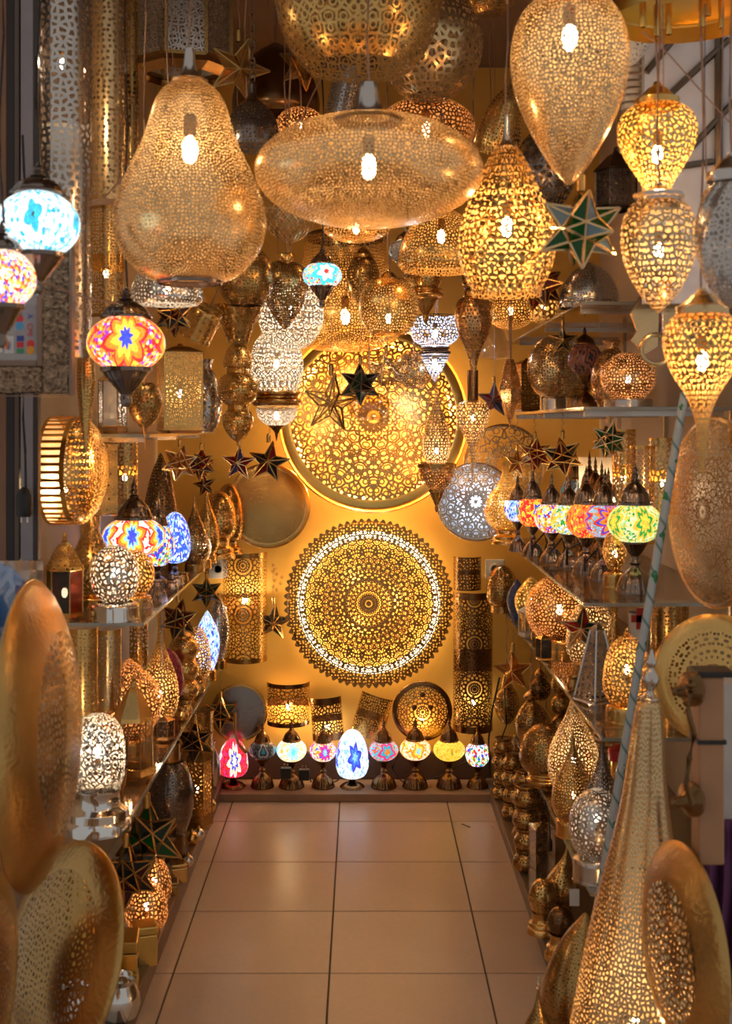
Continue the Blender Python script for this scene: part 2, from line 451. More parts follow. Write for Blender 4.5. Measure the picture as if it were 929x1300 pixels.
# mosaic glass: key -> (tile palette, medallions round, petals, [(radius, colour)...], aspect, tile count, lit strength)
W_ = (1, .93, .85); R_ = (.85, .02, .02); O_ = (1, .25, .02); Y_ = (1, .62, .05); B_ = (.03, .06, .75); T_ = (.02, .45, .62)
G_ = (.02, .35, .05); P_ = (.35, .03, .5); L_ = (.25, .6, 1); K_ = (.04, .04, .05); M_ = (.8, .02, .25); E_ = (1, .8, .5)
MOS = {
 'aqua':   ([W_, (.8, .95, 1), L_, T_, W_, (.6,.85,.9)], 5, 4, [(.03, K_), (.17, (.03,.5,.75)), (.26, W_)], 1.15, 40, 1.7),
 'confetti': ([E_, O_, Y_, R_, W_, B_, E_], 5, 6, [], 1, 46, 2.0),
 'sunset': ([O_, R_, Y_, O_, P_, E_], 4, 8, [(.12, B_), (.25, Y_), (.36, O_), (.45, R_)], 1.3, 44, 1.9),
 'starry': ([W_, W_, R_, E_, (1, .8, .85)], 6, 8, [(.13, B_), (.21, L_), (.29, Y_), (.38, O_), (.45, R_)], 1.1, 44, 1.7),
 'cobalt': ([B_, (.05, .15, .9), L_, W_, (.02,.1,.6)], 4, 5, [], 1, 46, 1.7),
 'parrot': ([W_, B_, Y_, G_, R_, L_], 5, 5, [(.12, Y_), (.24, B_)], 1, 36, 1.6),
 'ruby':   ([R_, (.9, .05, .08), M_, (.7, 0, .02)], 4, 8, [(.10, W_), (.17, B_), (.25, E_), (.32, W_)], 1.15, 44, 1.4),
 'smoke':  ([(.08, .10, .12), (.2, .22, .24), K_], 5, 3, [(.10, T_), (.2, (.05,.08,.1)), (.3, (.5,.5,.5))], 1.1, 36, .12),
 'cream':  ([E_, W_, Y_, E_, (1, .5, .2), W_], 4, 6, [(.10, (.1,.7,.9)), (.3, (.4,.8,.9))], 1.2, 40, 1.7),
 'plum':   ([E_, O_, W_, Y_, B_], 4, 8, [(.11, L_), (.19, P_), (.3, M_)], 1.2, 40, 1.6),
 'delft':  ([W_, W_, (.75, .88, 1), L_], 4, 6, [(.07, L_), (.13, (.05,.2,.95)), (.2, B_)], .8, 42, 1.5),
 'teal':   ([T_, (.05, .6, .7), O_, L_, M_, O_], 3, 5, [(.10, O_), (.2, T_), (.3, M_)], 1.1, 40, 1.2),
 'peach':  ([E_, O_, W_, Y_, (1, .6, .4)], 4, 4, [(.10, L_), (.2, Y_), (.31, O_)], 1.2, 40, 1.6),
 'honey':  ([Y_, (1, .7, .1), (.8, .45, .02), Y_], 6, 6, [(.10, (.6,.35,.02)), (.22, Y_)], 1.2, 40, 1.3),
 'candy':  ([W_, W_, B_, R_, G_, Y_, L_, W_], 5, 6, [], 1, 24, 1.5),
 'meadow': ([(.75,.8,.3), Y_, (.3,.6,.2), (.8, .85, .5), G_], 5, 8, [(.16, Y_), (.26, G_), (.37, Y_), (.42, (.9,.9,.4))], 1.25, 46, 1.35),
 'cherry': ([O_, R_, Y_, (.9, .15, .05)], 4, 4, [(.08, K_), (.16, O_), (.2, R_), (.3, O_)], 1.1, 34, 1.3),
 'dawn':   ([(.3,.45,.6), L_, (.5,.6,.7), O_], 3, 10, [(.10, B_), (.2, R_), (.3, O_), (.36, B_), (.43, R_)], 1.1, 40, 1.1),
 'lemon':  ([(.7,.8,.2), Y_, L_, W_, G_], 4, 5, [(.10, (.5,.3,.05)), (.24, Y_)], 1.1, 36, 1.3),
 'fiesta': ([E_, Y_, R_, B_, L_, O_, E_], 4, 5, [], 1, 34, 1.4),
 'blaze':  ([R_, O_, R_, Y_], 4, 5, [(.1, G_), (.17, B_), (.24, Y_)], 1.1, 34, 1.3),
 'ice':    ([L_, W_, B_, (.5,.7,1)], 4, 6, [(.12, B_), (.22, W_)], 1, 34, 1.2),
 'speck':  ([O_, W_, Y_, R_, L_, E_, T_, W_], 4, 8, [], 1, 40, 1.6),
 'lagoon': ([(.1,.7,.9), L_, W_, R_, Y_, (.1,.6,.8)], 3, 6, [(.06, R_), (.2, W_), (.34, (.05,.6,.85))], 1.1, 40, 1.7),
 'medal':  ([(.3,.28,.26), (.2,.2,.2), (.4,.36,.32)], 4, 14, [(.05, K_), (.2, (.5,.52,.5)), (.30, (.02,.06,.18)), (.38, (.4,.38,.36))], 1.25, 40, .10),
 'rust':   ([(.35,.08,.03), (.25,.06,.03), K_, (.3,.12,.06)], 4, 4, [(.1, K_), (.18, (.4,.1,.04)), (.24, K_), (.33, (.4,.1,.04))], 1.15, 26, .1),
 'navy':   ([(.03,.05,.15), (.05,.08,.2), K_], 4, 4, [], 1, 44, .1),
 'garnet': ([(.3,.02,.04), (.4,.04,.06), (.2,.01,.02)], 4, 12, [(.2, (.35,.02,.05)), (.24, (.2,.1,.1))], 1.1, 44, .12),
 'bluegold': ([L_, (.5,.75,1), W_, B_], 3, 6, [], 1, 40, 1.6),
}
def mosaic(key):
    nm = 'mosaic_glass_' + key
    if nm in MC: return MC[nm]
    pal, N, pet, rings, asp, tiles, st = MOS[key]
    t = NT(nm)
    uv = t.n('ShaderNodeTexCoord').outputs['UV']
    u, v, _ = t.xyz(uv)
    tv = t.vec(t.math('MULTIPLY', u, tiles * 1.9), t.math('MULTIPLY', v, tiles * .55))
    vo = t.n('ShaderNodeTexVoronoi', feature='F1', voronoi_dimensions='2D'); vo.inputs['Scale'].default_value = 1
    t.l(tv, vo.inputs['Vector'])
    ve = t.n('ShaderNodeTexVoronoi', feature='DISTANCE_TO_EDGE', voronoi_dimensions='2D'); ve.inputs['Scale'].default_value = 1
    t.l(tv, ve.inputs['Vector'])
    rnd = t.xyz(vo.outputs['Color'])[0]
    col = t.ramp(rnd, [(i / len(pal), c) for i, c in enumerate(pal)])
    if rings:
        off = (.5 - .5 * N) % 1.0 + .12
        xx = t.math('MULTIPLY', t.math('SUBTRACT', t.math('FRACT', t.math('ADD', t.math('MULTIPLY', u, float(N)), off)), .5), asp)
        yy = t.math('SUBTRACT', v, .5)
        rr = t.math('SQRT', t.math('ADD', t.math('MULTIPLY', xx, xx), t.math('MULTIPLY', yy, yy)))
        an = t.math('ARCTAN2', yy, xx)
        star = t.math('ADD', 1., t.math('MULTIPLY', t.math('SUBTRACT', t.math('PINGPONG', t.math('ADD', t.math('MULTIPLY', an, pet / PI), 64.5), 1.), .5), -.58))
        rs = t.math('DIVIDE', rr, star)
        stops = [(0., rings[0][1])]
        for i in range(1, len(rings)): stops.append((rings[i-1][0], rings[i][1]))
        cm = t.ramp(rs, stops)
        col = t.mixc(t.math('LESS_THAN', rs, rings[-1][0]), col, cm)
    g = t.math('GREATER_THAN', ve.outputs['Distance'], .045)
    br = t.math('ADD', .75, t.math('MULTIPLY', t.xyz(vo.outputs['Color'])[1], .5))
    colg = t.mixc(g, (.10, .07, .05), col)
    p = t.princ(Base_Color=colg, Roughness=.18)
    t.l(colg, p.inputs['Emission Color']); t.l(t.math('MULTIPLY', br, st * .55), p.inputs['Emission Strength'])
    t.l(p.outputs[0], t.out.inputs[0]); MC[nm] = t.m
    return t.m

NAMED = {
 'black': lambda: simple('black_plastic', (.015, .013, .012), .4),
 'cordbrown': lambda: simple('twisted_cord', (.42, .24, .16), .7),
 'white': lambda: simple('white_plastic', (.75, .72, .68), .4),
 'wood': lambda: simple('wood', (.30, .13, .06), .45),
 'shelfglass': lambda: thin_glass('shelf_glass', (.74, .70, .64), .10, .06, (.9, .85, .78)),
 'clear': lambda: thin_glass('clear_glass', (.9, .87, .82), .10, .06),
 'smokeglass': lambda: thin_glass('amber_glass', (.86, .76, .55), .14, .15),
 'bulb': lambda: emit('bulb_glow', (1, .74, .42), 9),
 'bulbwhite': lambda: emit('bulb_glow_white', (1, .88, .72), 9),
 'bulbcool': lambda: emit('bulb_glow_cool', (.6, .75, 1), 22),
}
# ------------------------------------------------------------------ builders
CEIL = 3.15
def glow(root, loc, R, fac, tint='warm', size=.018, shape=1.7, holder=1):
    size *= .62
    """bulb mesh and the light it gives"""
    key, col = {'warm': ('bulb', WARM), 'white': ('bulbwhite', WHITE), 'cool': ('bulbcool', COOL)}[tint]
    b = MB().lathe([(r * size, (z - .5) * 2 * size * shape) for r, z in SH['sphere'][::2]], 10)
    up = holder if holder else 1
    hl = MB().lathe([(size * .55, 0), (size * .8, size * .3), (size * .8, size * 2.2), (size * .5, size * 2.6), (0, size * 2.6)], 12)
    ho = hl.build('lamp_holder', mat('bronze'), root, (loc[0], loc[1], loc[2] + up * size * shape * .92), (0 if up > 0 else PI, 0, 0), smooth=True)
    b.build('bulb', mat(key), ho, (0, 0, -size * shape * .92), smooth=True)
    ld = bpy.data.lights.new('bulb_light', 'POINT'); ld.energy = fac * 26 * R * R; ld.color = col; ld.shadow_soft_size = max(.012, size)
    lo = bpy.data.objects.new('bulb_light', ld); link(lo, root); lo.location = loc
    return lo

def lathe_part(root, pname, m, shape, z0, h, R, s, n=None, flute=None, smooth=None, off=(0, 0), swirl=0.):
    pr = SH[shape] if isinstance(shape, str) else shape
    n = n or (48 if R / s > 25 else (32 if R / s > 10 else 20))
    if flute: n = max(n, flute[0] * 4)
    o = MB().lathe([(r * R, z * h) for r, z in pr], n, flute=flute, swirl=swirl)
    return o.build(pname, mosaic(m[4:]) if m.startswith('mos:') else mat(m, s), root, (off[0], off[1], z0), smooth=(n > 10) if smooth is None else smooth)

def cord_part(root, z0, z1, r=.0025, kind='cord', x=0., m=None):
    if kind == 'chain':
        b = MB(); L = .03; k = 0; z = z0
        while z < z1:
            b.torus((x, 0, z + L * .4), .0075, .0022, 'X' if k % 2 else 'Y', 10, 5, sz=1.9); z += L * .78; k += 1
        return b.build('chain', mat(m or 'dark'), root, smooth=True)
    nseg = 10
    pts = [(x + .004 * math.sin(i * 1.7 + z0 * 9), .004 * math.cos(i * 2.3), z0 + (z1 - z0) * i / nseg) for i in range(nseg + 1)]
    return MB().tube(pts, r, 6).build('cord', mat(m or 'cordbrown'), root, smooth=True)

def lamp(name, label, cat, cx, d, parts, lit=None, cord=None, rest=None, group=None, rot=(0, 0, 0), hang=None, bulbsize=None, hangz=None):
    """a turned thing: parts = (part name, material, shape, top px, bottom px, width px[, options]) all on one axis;
    d = distance from the photographer in metres, rest = height of the surface it stands on"""
    yb = max(p[4] for p in parts)
    if d is None: d = (H - rest) * F / (yb - HY)
    s = d / F
    base = at(cx, yb, d)
    if rest is not None: base.z = rest
    root = thing(name, label, cat, base, rot, group)
    seen = None; top = 0; made = {}
    for p in parts:
        pn, m, sh, t, b, w = p[:6]; o = p[6] if len(p) > 6 else {}
        if m.startswith('mos:') and lit is None: pass
        o = dict(o); un = made.get(o.pop('under', None)); zz = (yb - b) * s
        made[pn] = lathe_part(un or root, pn, m, sh, zz - (un.location.z if un else 0), (b - t) * s, w * s / 2, s, **o)
        top = max(top, (yb - t) * s)
        if seen is None or w > seen: seen = w
    if lit:
        for q in (lit if isinstance(lit[0], tuple) else (lit,)):
            y, fac, tint = (q + ('warm',))[:3]
            R = seen * s / 2
            glow(root, (0, 0, (yb - y) * s), R, fac, tint, bulbsize or min(.03, max(.012, R * .16)), holder=1 if cord else -1)
    if cord:
        ytop = hang
        z1 = (yb - hang) * s if hang is not None else (hangz or CEIL) - base.z
        cord_part(root, top - .004, z1, kind=cord if cord in ('cord', 'chain') else 'cord', m=None if cord in ('cord', 'chain') else cord)
    return root

def mosaic_table(label, cx, key, gt, gb, gw, ct, bb, bw, d=None, rest=None, lit=.35, cat='lamp', group=None, capw=None, cap=True, metal='pewter', tint='white', shape='ball'):
    parts = [('base', metal, 'mbase', gb - 2, bb, bw, {'flute': (18, .05)}), ('globe', 'mos:' + key, shape, gt, gb, gw)]
    if cap:
        cm2 = gt + 3 - (gt + 3 - ct) * .52
        parts += [('cap', metal, 'mcapd', cm2, gt + 3, capw or gw * .62, {'flute': (14, .06)}), ('finial', metal, 'mfin', ct, cm2 + 1, gw * .17, {'under': 'cap'})]
    return lamp('mosaic_table_lamp', label, cat, cx, d, parts, rest=rest, group=group,
                lit=None)

def mosaic_hang(label, cx, key, gt, gb, gw, ct, cb, d, metal='pewter', tail=None, group=None, cup=None):
    parts = [('globe', 'mos:' + key, 'ball', gt, gb, gw),
             ('cap', metal, 'mcapd', gt + 4 - (gt + 4 - ct) * .55, gt + 4, gw * .66, {'flute': (14, .05)}),
             ('finial', metal, 'mfin', ct, gt + 5 - (gt + 4 - ct) * .55, gw * .2, {'under': 'cap'}),
             ('cup', metal, 'mcup', gb - 4, cb, cup or gw * .66, {'flute': (14, .05)})]
    return lamp('mosaic_pendant_lamp', label, 'lamp', cx, d, parts, cord='black', group=group)

def star_tris(kind):
    tris = []
    if kind == 12:
        ph = (1 + 5 ** .5) / 2
        ico = [Vector(p).normalized() for p in [(0,1,ph),(0,-1,ph),(0,1,-ph),(0,-1,-ph),(1,ph,0),(-1,ph,0),(1,-ph,0),(-1,-ph,0),(ph,0,1),(ph,0,-1),(-ph,0,1),(-ph,0,-1)]]
        near = {i: [j for j in range(12) if j != i and (ico[i] - ico[j]).length < 1.06] for i in range(12)}
        for i in range(12):
            nb = near[i]; ax = ico[i]; u = (ico[nb[0]] - ax * ax.dot(ico[nb[0]])).normalized(); w = ax.cross(u)
            nb = sorted(nb, key=lambda j: math.atan2(ico[j].dot(w), ico[j].dot(u)))
            fc = [(ico[i] + ico[nb[k]] + ico[nb[(k+1) % 5]]).normalized() * .50 for k in range(5)]
            for k in range(5): tris.append((ico[i], fc[k], fc[(k+1) % 5]))
    else:
        rim = []
        for k in range(10):
            a = PI / 2 + k * PI / 5; r = 1 if k % 2 == 0 else .42
            rim.append(Vector((r * math.cos(a), 0, r * math.sin(a))))
        for sgn in (-1, 1):
            c = Vector((0, sgn * .30, 0))
            for k in range(10):
                tr = (c, rim[k], rim[(k+1) % 10]); tris.append(tr if sgn > 0 else tr[::-1])
    return tris

def star(label, cx, cy, w, d, cols, kind=12, frame='brass', rot=None, hang=None, split=False, up=.6, tr=.3, cat='star', cordm='cordbrown', hangz=None):
    s = d / F; R = w * s / 2
    root = thing('glass_star_lantern', label, cat, at(cx, cy, d))
    tris = star_tris(kind)
    e = Euler(rot or (random.uniform(-.25, .25), random.uniform(-.2, .2), random.uniform(-.4, .4)))
    M = e.to_matrix()
    tris = [tuple(M @ (p * R) for p in t) for t in tris]
    fr = MB(); seen = set(); rr = max(.0011, R * .035)
    for t in tris:
        for a, b in ((0,1),(1,2),(2,0)):
            k = tuple(sorted((tuple(round(q, 4) for q in t[a]), tuple(round(q, 4) for q in t[b]))))
            if k in seen: continue
            seen.add(k); fr.bar(t[a], t[b], rr, 4)
    fr.build('frame', mat(frame), root)
    if cols:
        mb = {}
        for i, t in enumerate(tris):
            c = cols[(i // (5 if kind == 12 else 2) + (i % 2 if len(cols) > 2 else 0)) % len(cols)]
            cen = (t[0] + t[1] + t[2]) / 3
            q = [cen + (p - cen) * .93 for p in t]
            if split:
                b = MB(); b.poly(q); b.build('pane', pane_mat('star_glass_' + c, STARC[c], tr), root)
            else:
                mb.setdefault(c, MB()).poly(q)
        for c, b in mb.items(): b.build('glass', pane_mat('star_glass_' + c, STARC[c], tr), root)
    top = max(p.z for t in tris for p in t)
    MB().lathe([(R*.10, 0), (R*.10, R*.35), (R*.04, R*.42)], 10).build('socket', mat('gold'), root, (0, 0, top * .93), smooth=True)
    z1 = (cy - hang) * s if hang is not None else (hangz or CEIL) - root.location.z
    if z1 > top + R * .1: cord_part(root, min(top + R * .28, z1 - .004), z1, r=.0012, m=cordm)
    return root
STARC = {'green': (.005, .12, .015), 'clearish': (.72, .66, .52), 'red': (.28, .01, .015), 'dark': (.02, .02, .018), 'black': (.012, .012, .012),
         'blue': (.03, .05, .25), 'amber': (.5, .26, .06), 'darkgreen': (.008, .05, .03), 'maroon': (.10, .012, .01), 'ice': (.30, .42, .48)}

def sconce(label, cx, top, bot, w, d, m, lit=None, band=.06, metal='brass', roll=0., name='wall_sconce', depth=.5, tint='white', yaw=0., cat='lamp', litpos=.4):
    """half-round wall lamp hung on the wall, open ends, solid bands at both ends"""
    s = d / F; h = (bot - top) * s; R = w * s / 2
    root = thing(name, label, cat, at(cx, bot, d), (0, roll, yaw))
    bz = h * band
    def half(z0, z1, grow=1.):
        b = MB(); b.lathe([(R * grow, z0), (R * grow, z1)], 28, a0=PI / 2, a1=3 * PI / 2)
        b.v = [(x, y * depth * 2, z) for x, y, z in b.v]; return b
    half(bz, h - bz).build('pierced_shade', mat(m, s), root, smooth=True)
    half(0, bz, 1.004).build('band', mat(metal), root, smooth=True)
    half(h - bz, h, 1.004).build('band', mat(metal), root, smooth=True)
    bk = MB(); bk.box((-R * .95, -.004, h * .42), (R * .95, 0, h * .58)); bk.build('back_bar', mat(metal), root)
    if lit: glow(root, (0, -R * depth * .55, h * litpos), max(R, .05), lit * 1.6, tint, .012)
    return root

def tray(label, cx, cy, rad, d, mats, rot, prof=None, name='brass_tray', cat='tray', rimw=.18, dome=.2, lit=None, serr=0, sx=1.):
    """round beaten dish; local +Z is the side shown; rot turns it from lying flat"""
    s = d / F; R = rad * s
    root = thing(name, label, cat, at(cx, cy, d), rot)
    def f(r): return dome * R * (1 - (r / R) ** 2) ** .8 if dome >= 0 else -dome * R * ((r / R) ** 2)
    r1 = R * (1 - rimw)
    inner = [(r1 * (1 - i / 12), f(r1 * (1 - i / 12))) for i in range(13)]
    n = 96 if serr else 64
    def scl(b): b.v = [(x * sx, y, z) for x, y, z in b.v]; return b
    scl(MB().lathe(inner, n)).build('pierced_center', mat(mats[0], s, True), root, smooth=True)
    rim = [(R * 1.0, f(R) - R*.03), (R * 1.006, f(R) - R*.015), (R, f(R))] + [(R + (r1 - R) * i / 6, f(R + (r1 - R) * i / 6) + (R*.004 if i < 6 else 0)) for i in range(1, 7)]
    scl(MB().lathe(rim, n)).build('rim', mat(mats[1], s, True), root, smooth=True)
    if serr:
        b = MB()
        for k in range(serr):
            a = 2 * PI * k / serr; da = PI / serr * .9
            p = lambda ang, r: (r * math.sin(ang), r * math.cos(ang), f(R) )
            b.poly([p(a - da, R * .995), p(a - da * .45, R * 1.028), p(a, R * 1.04), p(a + da * .45, R * 1.028), p(a + da, R * .995)])
            b.poly([(x, y, z - .003) for x, y, z in [p(a + da, R * .995), p(a + da * .45, R * 1.028), p(a, R * 1.04), p(a - da * .45, R * 1.028), p(a - da, R * .995)]])
        b.build('scalloped_edge', mat(mats[1].split(':')[0]), root)
    return root

def lantern(label, cx, d, top, y1, y0, bot, w, panel, frame, n=6, rest=None, cord=None, lit=None, cat='lantern', name='metal_lantern', spin=0., roof=None, taper=1., tint='warm', hang=None, glass=None):
    """many-sided lantern: every panel its own pane, frame bars, roof and base"""
    s = d / F; R = w * s / 2; h = (y0 - y1) * s
    base = at(cx, bot, d)
    if rest is not None: base.z = rest
    root = thing(name, label, cat, base, (0, 0, spin))
    zb = (bot - y0) * s; zt = zb + h
    pts = [(math.sin(2 * PI * (k + .5) / n), math.cos(2 * PI * (k + .5) / n)) for k in range(n)]
    fr = MB(); rr = max(.0018, R * .05)
    pl = panel if isinstance(panel, (list, tuple)) else [panel]
    for k in range(n):
        a, b = pts[k], pts[(k + 1) % n]
        A0 = (a[0]*R, a[1]*R, zb); B0 = (b[0]*R, b[1]*R, zb); A1 = (a[0]*R*taper, a[1]*R*taper, zt); B1 = (b[0]*R*taper, b[1]*R*taper, zt)
        q = MB(); q.poly([A0, A1, B1, B0]); pm = pl[k % len(pl)]
        q.build('panel', mat(pm, s) if isinstance(pm, str) else pm, root)
        fr.bar(A0, A1, rr, 4); fr.bar(A0, B0, rr, 4); fr.bar(A1, B1, rr, 4)
    fr.build('frame', mat(frame), root)
    if y0 < bot: MB().lathe([(R * .8, 0), (R * 1.1, zb * .4), (R * 1.02, zb)], n, a0=PI/n, a1=2*PI+PI/n).build('base', mat(frame), root)
    if top < y1:
        hh = (y1 - top) * s
        rp = [(R*taper*1.12, 0), (R*taper*1.05, hh*.08), (R*taper*.62, hh*.45), (R*taper*.42, hh*.62), (R*taper*.2, hh*.72), (R*.1, hh*.84), (R*.14, hh*.9), (R*.02, hh)]
        MB().lathe(rp, n, a0=PI/n, a1=2*PI+PI/n).build('roof', mat(roof or frame, s), root, (0, 0, zt))
    if lit: glow(root, (0, 0, zb + h * .45), R, lit, tint, .014)
    if cord:
        z1 = (bot - hang) * s if hang is not None else CEIL - base.z
        cord_part(root, (bot - top) * s, z1, kind=cord if cord == 'chain' else 'cord')
    return root

# ------------------------------------------------------------------ the shop itself
XL, XR, YB, YF = -.90, 1.04, 5.36, 2.95

def tile_mat():
    t = NT('floor_tile')
    co = t.n('ShaderNodeTexCoord').outputs['Object']
    oi = t.n('ShaderNodeObjectInfo').outputs['Random']
    n1 = t.n('ShaderNodeTexNoise'); n1.inputs['Scale'].default_value = 5; n1.inputs['Detail'].default_value = 6; t.l(co, n1.inputs['Vector'])
    n2 = t.n('ShaderNodeTexNoise'); n2.inputs['Scale'].default_value = 60; n2.inputs['Detail'].default_value = 3; t.l(co, n2.inputs['Vector'])
    f = t.math('ADD', t.math('MULTIPLY', n1.outputs[0], .7), t.math('MULTIPLY', oi, .25))
    c = t.mixc(f, (.62, .45, .33), (.82, .62, .47))
    c = t.mixc(t.math('MULTIPLY', n2.outputs[0], .25), c, (.34, .21, .13))
    p = t.princ(Base_Color=c, Roughness=t.math('ADD', .22, t.math('MULTIPLY', n1.outputs[0], .2)))
    t.l(p.outputs[0], t.out.inputs[0]); return t.m

def wall_mat(name, c1, c2, rough=.6):
    t = NT(name)
    co = t.n('ShaderNodeTexCoord').outputs['Object']
    n1 = t.n('ShaderNodeTexNoise'); n1.inputs['Scale'].default_value = 3; n1.inputs['Detail'].default_value = 8; n1.inputs['Roughness'].default_value = .65; t.l(co, n1.inputs['Vector'])
    n2 = t.n('ShaderNodeTexNoise'); n2.inputs['Scale'].default_value = 45; n2.inputs['Detail'].default_value = 5; t.l(co, n2.inputs['Vector'])
    c = t.mixc(n1.outputs[0], c1, c2)
    p = t.princ(Base_Color=c, Roughness=rough)
    b = t.n('ShaderNodeBump'); b.inputs['Strength'].default_value = .15; b.inputs['Distance'].default_value = .004
    t.l(n2.outputs[0], b.inputs['Height']); t.l(b.outputs[0], p.inputs['Normal'])
    t.l(p.outputs[0], t.out.inputs[0]); return t.m

ochre = wall_mat('ochre_wall', (.70, .37, .055), (.86, .50, .095))
cream = wall_mat('cream_wall', (.46, .36, .26), (.62, .50, .38))
brownc = wall_mat('brown_ceiling', (.14, .08, .045), (.22, .13, .07))

fl = struct(MB().box((-1.6, .3, -.06), (1.6, 5.5, -.004)).build('floor', simple('grout', (.16, .11, .08), .8)))
tm = tile_mat(); T = .45; g = .003
tile_me = None
for i in range(-4, 4):
    for j in range(0, 12):
        x0 = -.095 + i * T; y0 = 3.52 - 6 * T + j * T
        if x0 + T < -1.6 or x0 > 1.6 or y0 > 5.3 or y0 < .2: continue
        if tile_me is None:
            o = MB().box((g, g, -.01), (T - g, T - g, 0)).build('tile', tm, fl, (x0, y0, 0)); tile_me = o.data
        else:
            o = bpy.data.objects.new('tile', tile_me); link(o, fl); o.location = (x0, y0, 0)
struct(MB().box((XL - .12, YB, -.02), (XR + .12, YB + .1, CEIL)).build('wall_back', ochre))
struct(MB().box((XL - .12, YF, 0), (XL, YB, CEIL)).build('wall_left', cream))
struct(MB().box((XR, YF, 0), (XR + .12, YB, CEIL)).build('wall_right', cream))
struct(MB().box((XL - .5, 2.2, CEIL), (XR + .5, YB + .1, CEIL + .1)).build('ceiling', brownc))
woodm = simple('dark_board', (.10, .05, .028), .45)
struct(MB().box((-.60, 5.335, .035), (.56, YB, .15)).build('baseboard_back', woodm, bevel=.003))
struct(MB().box((-.60, 5.12, 0), (.555, 5.335, .034)).build('trim_1', simple('step_board', (.36, .22, .13), .45), bevel=.004))
struct(MB().box((XL, 3.0, 0), (-.625, 5.3, .055)).build('trim_2', simple('ledge_white', (.55, .50, .45), .35)))
struct(MB().box((-.625, 3.0, 0), (-.598, 5.3, .065)).build('trim_3', simple('kerb_wood', (.20, .10, .055), .4), bevel=.004))
struct(MB().box((.535, 3.3, 0), (XR, 5.3, .05)).build('trim_4', simple('ledge_brown', (.20, .13, .08), .45), bevel=.004))

# front door jamb on the left: wood strip, dark strip painted as the gap's shade, lilac grey post
jd = 2.93
def strip(n, x0, x1, y0, y1, m, dz=.05, d=jd):
    a = at(x0, 0, d); b = at(x1, 0, d)
    return struct(MB().box((a.x, d, at(0, y1, d).z), (b.x, d + dz, at(0, y0, d).z)).build(n, m, bevel=.002))
strip('trim_5', -60, 8, -40, 712, simple('orange_wood', (.26, .12, .06), .4))
strip('trim_6', 8, 18, -40, 712, simple('gap_shade', (.03, .02, .017), .5), .03)
strip('trim_7', 18, 24, -40, 712, simple('brown_edge', (.12, .08, .06), .4), .06)
strip('trim_8', 26, 42, -40, 712, simple('lilac_post', (.30, .26, .27), .4), .05)
strip('trim_9', 42, 48, -40, 712, simple('dark_edge', (.05, .035, .03), .4), .03)
# pale panel of the open folding door at the upper right, with its dark arms
pd = 3.05
o = struct(MB().box((at(818, 0, pd).x, pd, at(0, 385, pd).z), (at(1000, 0, pd).x, pd + .03, at(0, -60, pd).z)).build('door_1', simple('pale_door', (.74, .73, .80), .4)))
for (x0, y0, x1, y1) in ((820, 92, 880, 20), (850, 120, 925, 50), (875, 190, 940, 120), (838, 215, 905, 205)):
    MB().bar(at(x0, y0, pd - .01) , at(x1, y1, pd - .01), .008, 6).build('door_arm', mat('dark'), o, smooth=False)
MB().bar(at(912, -40, pd - .008), at(912, 300, pd - .008), .010, 6).build('door_edge', mat('dark'), o)

# glass shelves
def shelf(label, x0, x1, y0, y1, z, rail='x'):
    root = thing('glass_shelf', label, 'shelf', ((x0 + x1) / 2, (y0 + y1) / 2, z))
    cx_, cy_ = (x0 + x1) / 2, (y0 + y1) / 2
    MB().box((x0 - cx_, y0 - cy_, -.008), (x1 - cx_, y1 - cy_, -.0005)).build('glass_pane', mat('shelfglass'), root)
    ed = MB()
    fx = x1 if x0 < 0 else x0
    ed.box((fx - cx_ - .003, y0 - cy_, -.009), (fx - cx_ + .003, y1 - cy_, 0))
    ed.box((x0 - cx_, y0 - cy_ - .003, -.009), (x1 - cx_, y0 - cy_ + .003, 0))
    ed.build('polished_edge', simple('glass_edge', (.34, .33, .28), .15, .3), root)
    wx = x0 if x0 < 0 else x1
    for k in range(3):
        yy = y0 + .12 + (y1 - y0 - .3) * k / 2 - cy_
        b = MB(); b.box((min(wx, fx) - cx_ + .02, yy - .008, -.024), (max(wx, fx) - cx_ - .03, yy + .008, -.009))
        sx = wx - cx_
        b.box((sx - (.012 if sx > 0 else 0), yy - .01, -.10), (sx + (.012 if sx < 0 else 0), yy + .01, -.009))
        b.build('bracket', mat('steel'), root)
    return root
shelf('low glass shelf on the left holding the silver oval lamp', XL, -.6, 3.02, 5.25, .57)
shelf('middle glass shelf on the left holding the small silver ball lamp', XL, -.6, 3.34, 5.25, 1.04)
shelf('eye-level glass shelf on the left above the hanging stars', XL, -.6, 3.42, 4.9, 1.555)
shelf('lowest glass shelf on the right under the silver ball lamp', .6, XR, 3.2, 4.8, .355)
shelf('glass shelf on the right holding the lit gold egg lamp', .6, XR, 3.05, 5.2, .80)
shelf('glass shelf on the right holding the row of mosaic lamps', .6, XR, 3.3, 5.2, 1.10)
shelf('eye-level glass shelf on the right above the green star', .6, XR, 3.3, 5.1, 1.63)
shelf('highest glass shelf on the right over the ball lamps', .6, XR, 3.35, 5.0, 1.92)
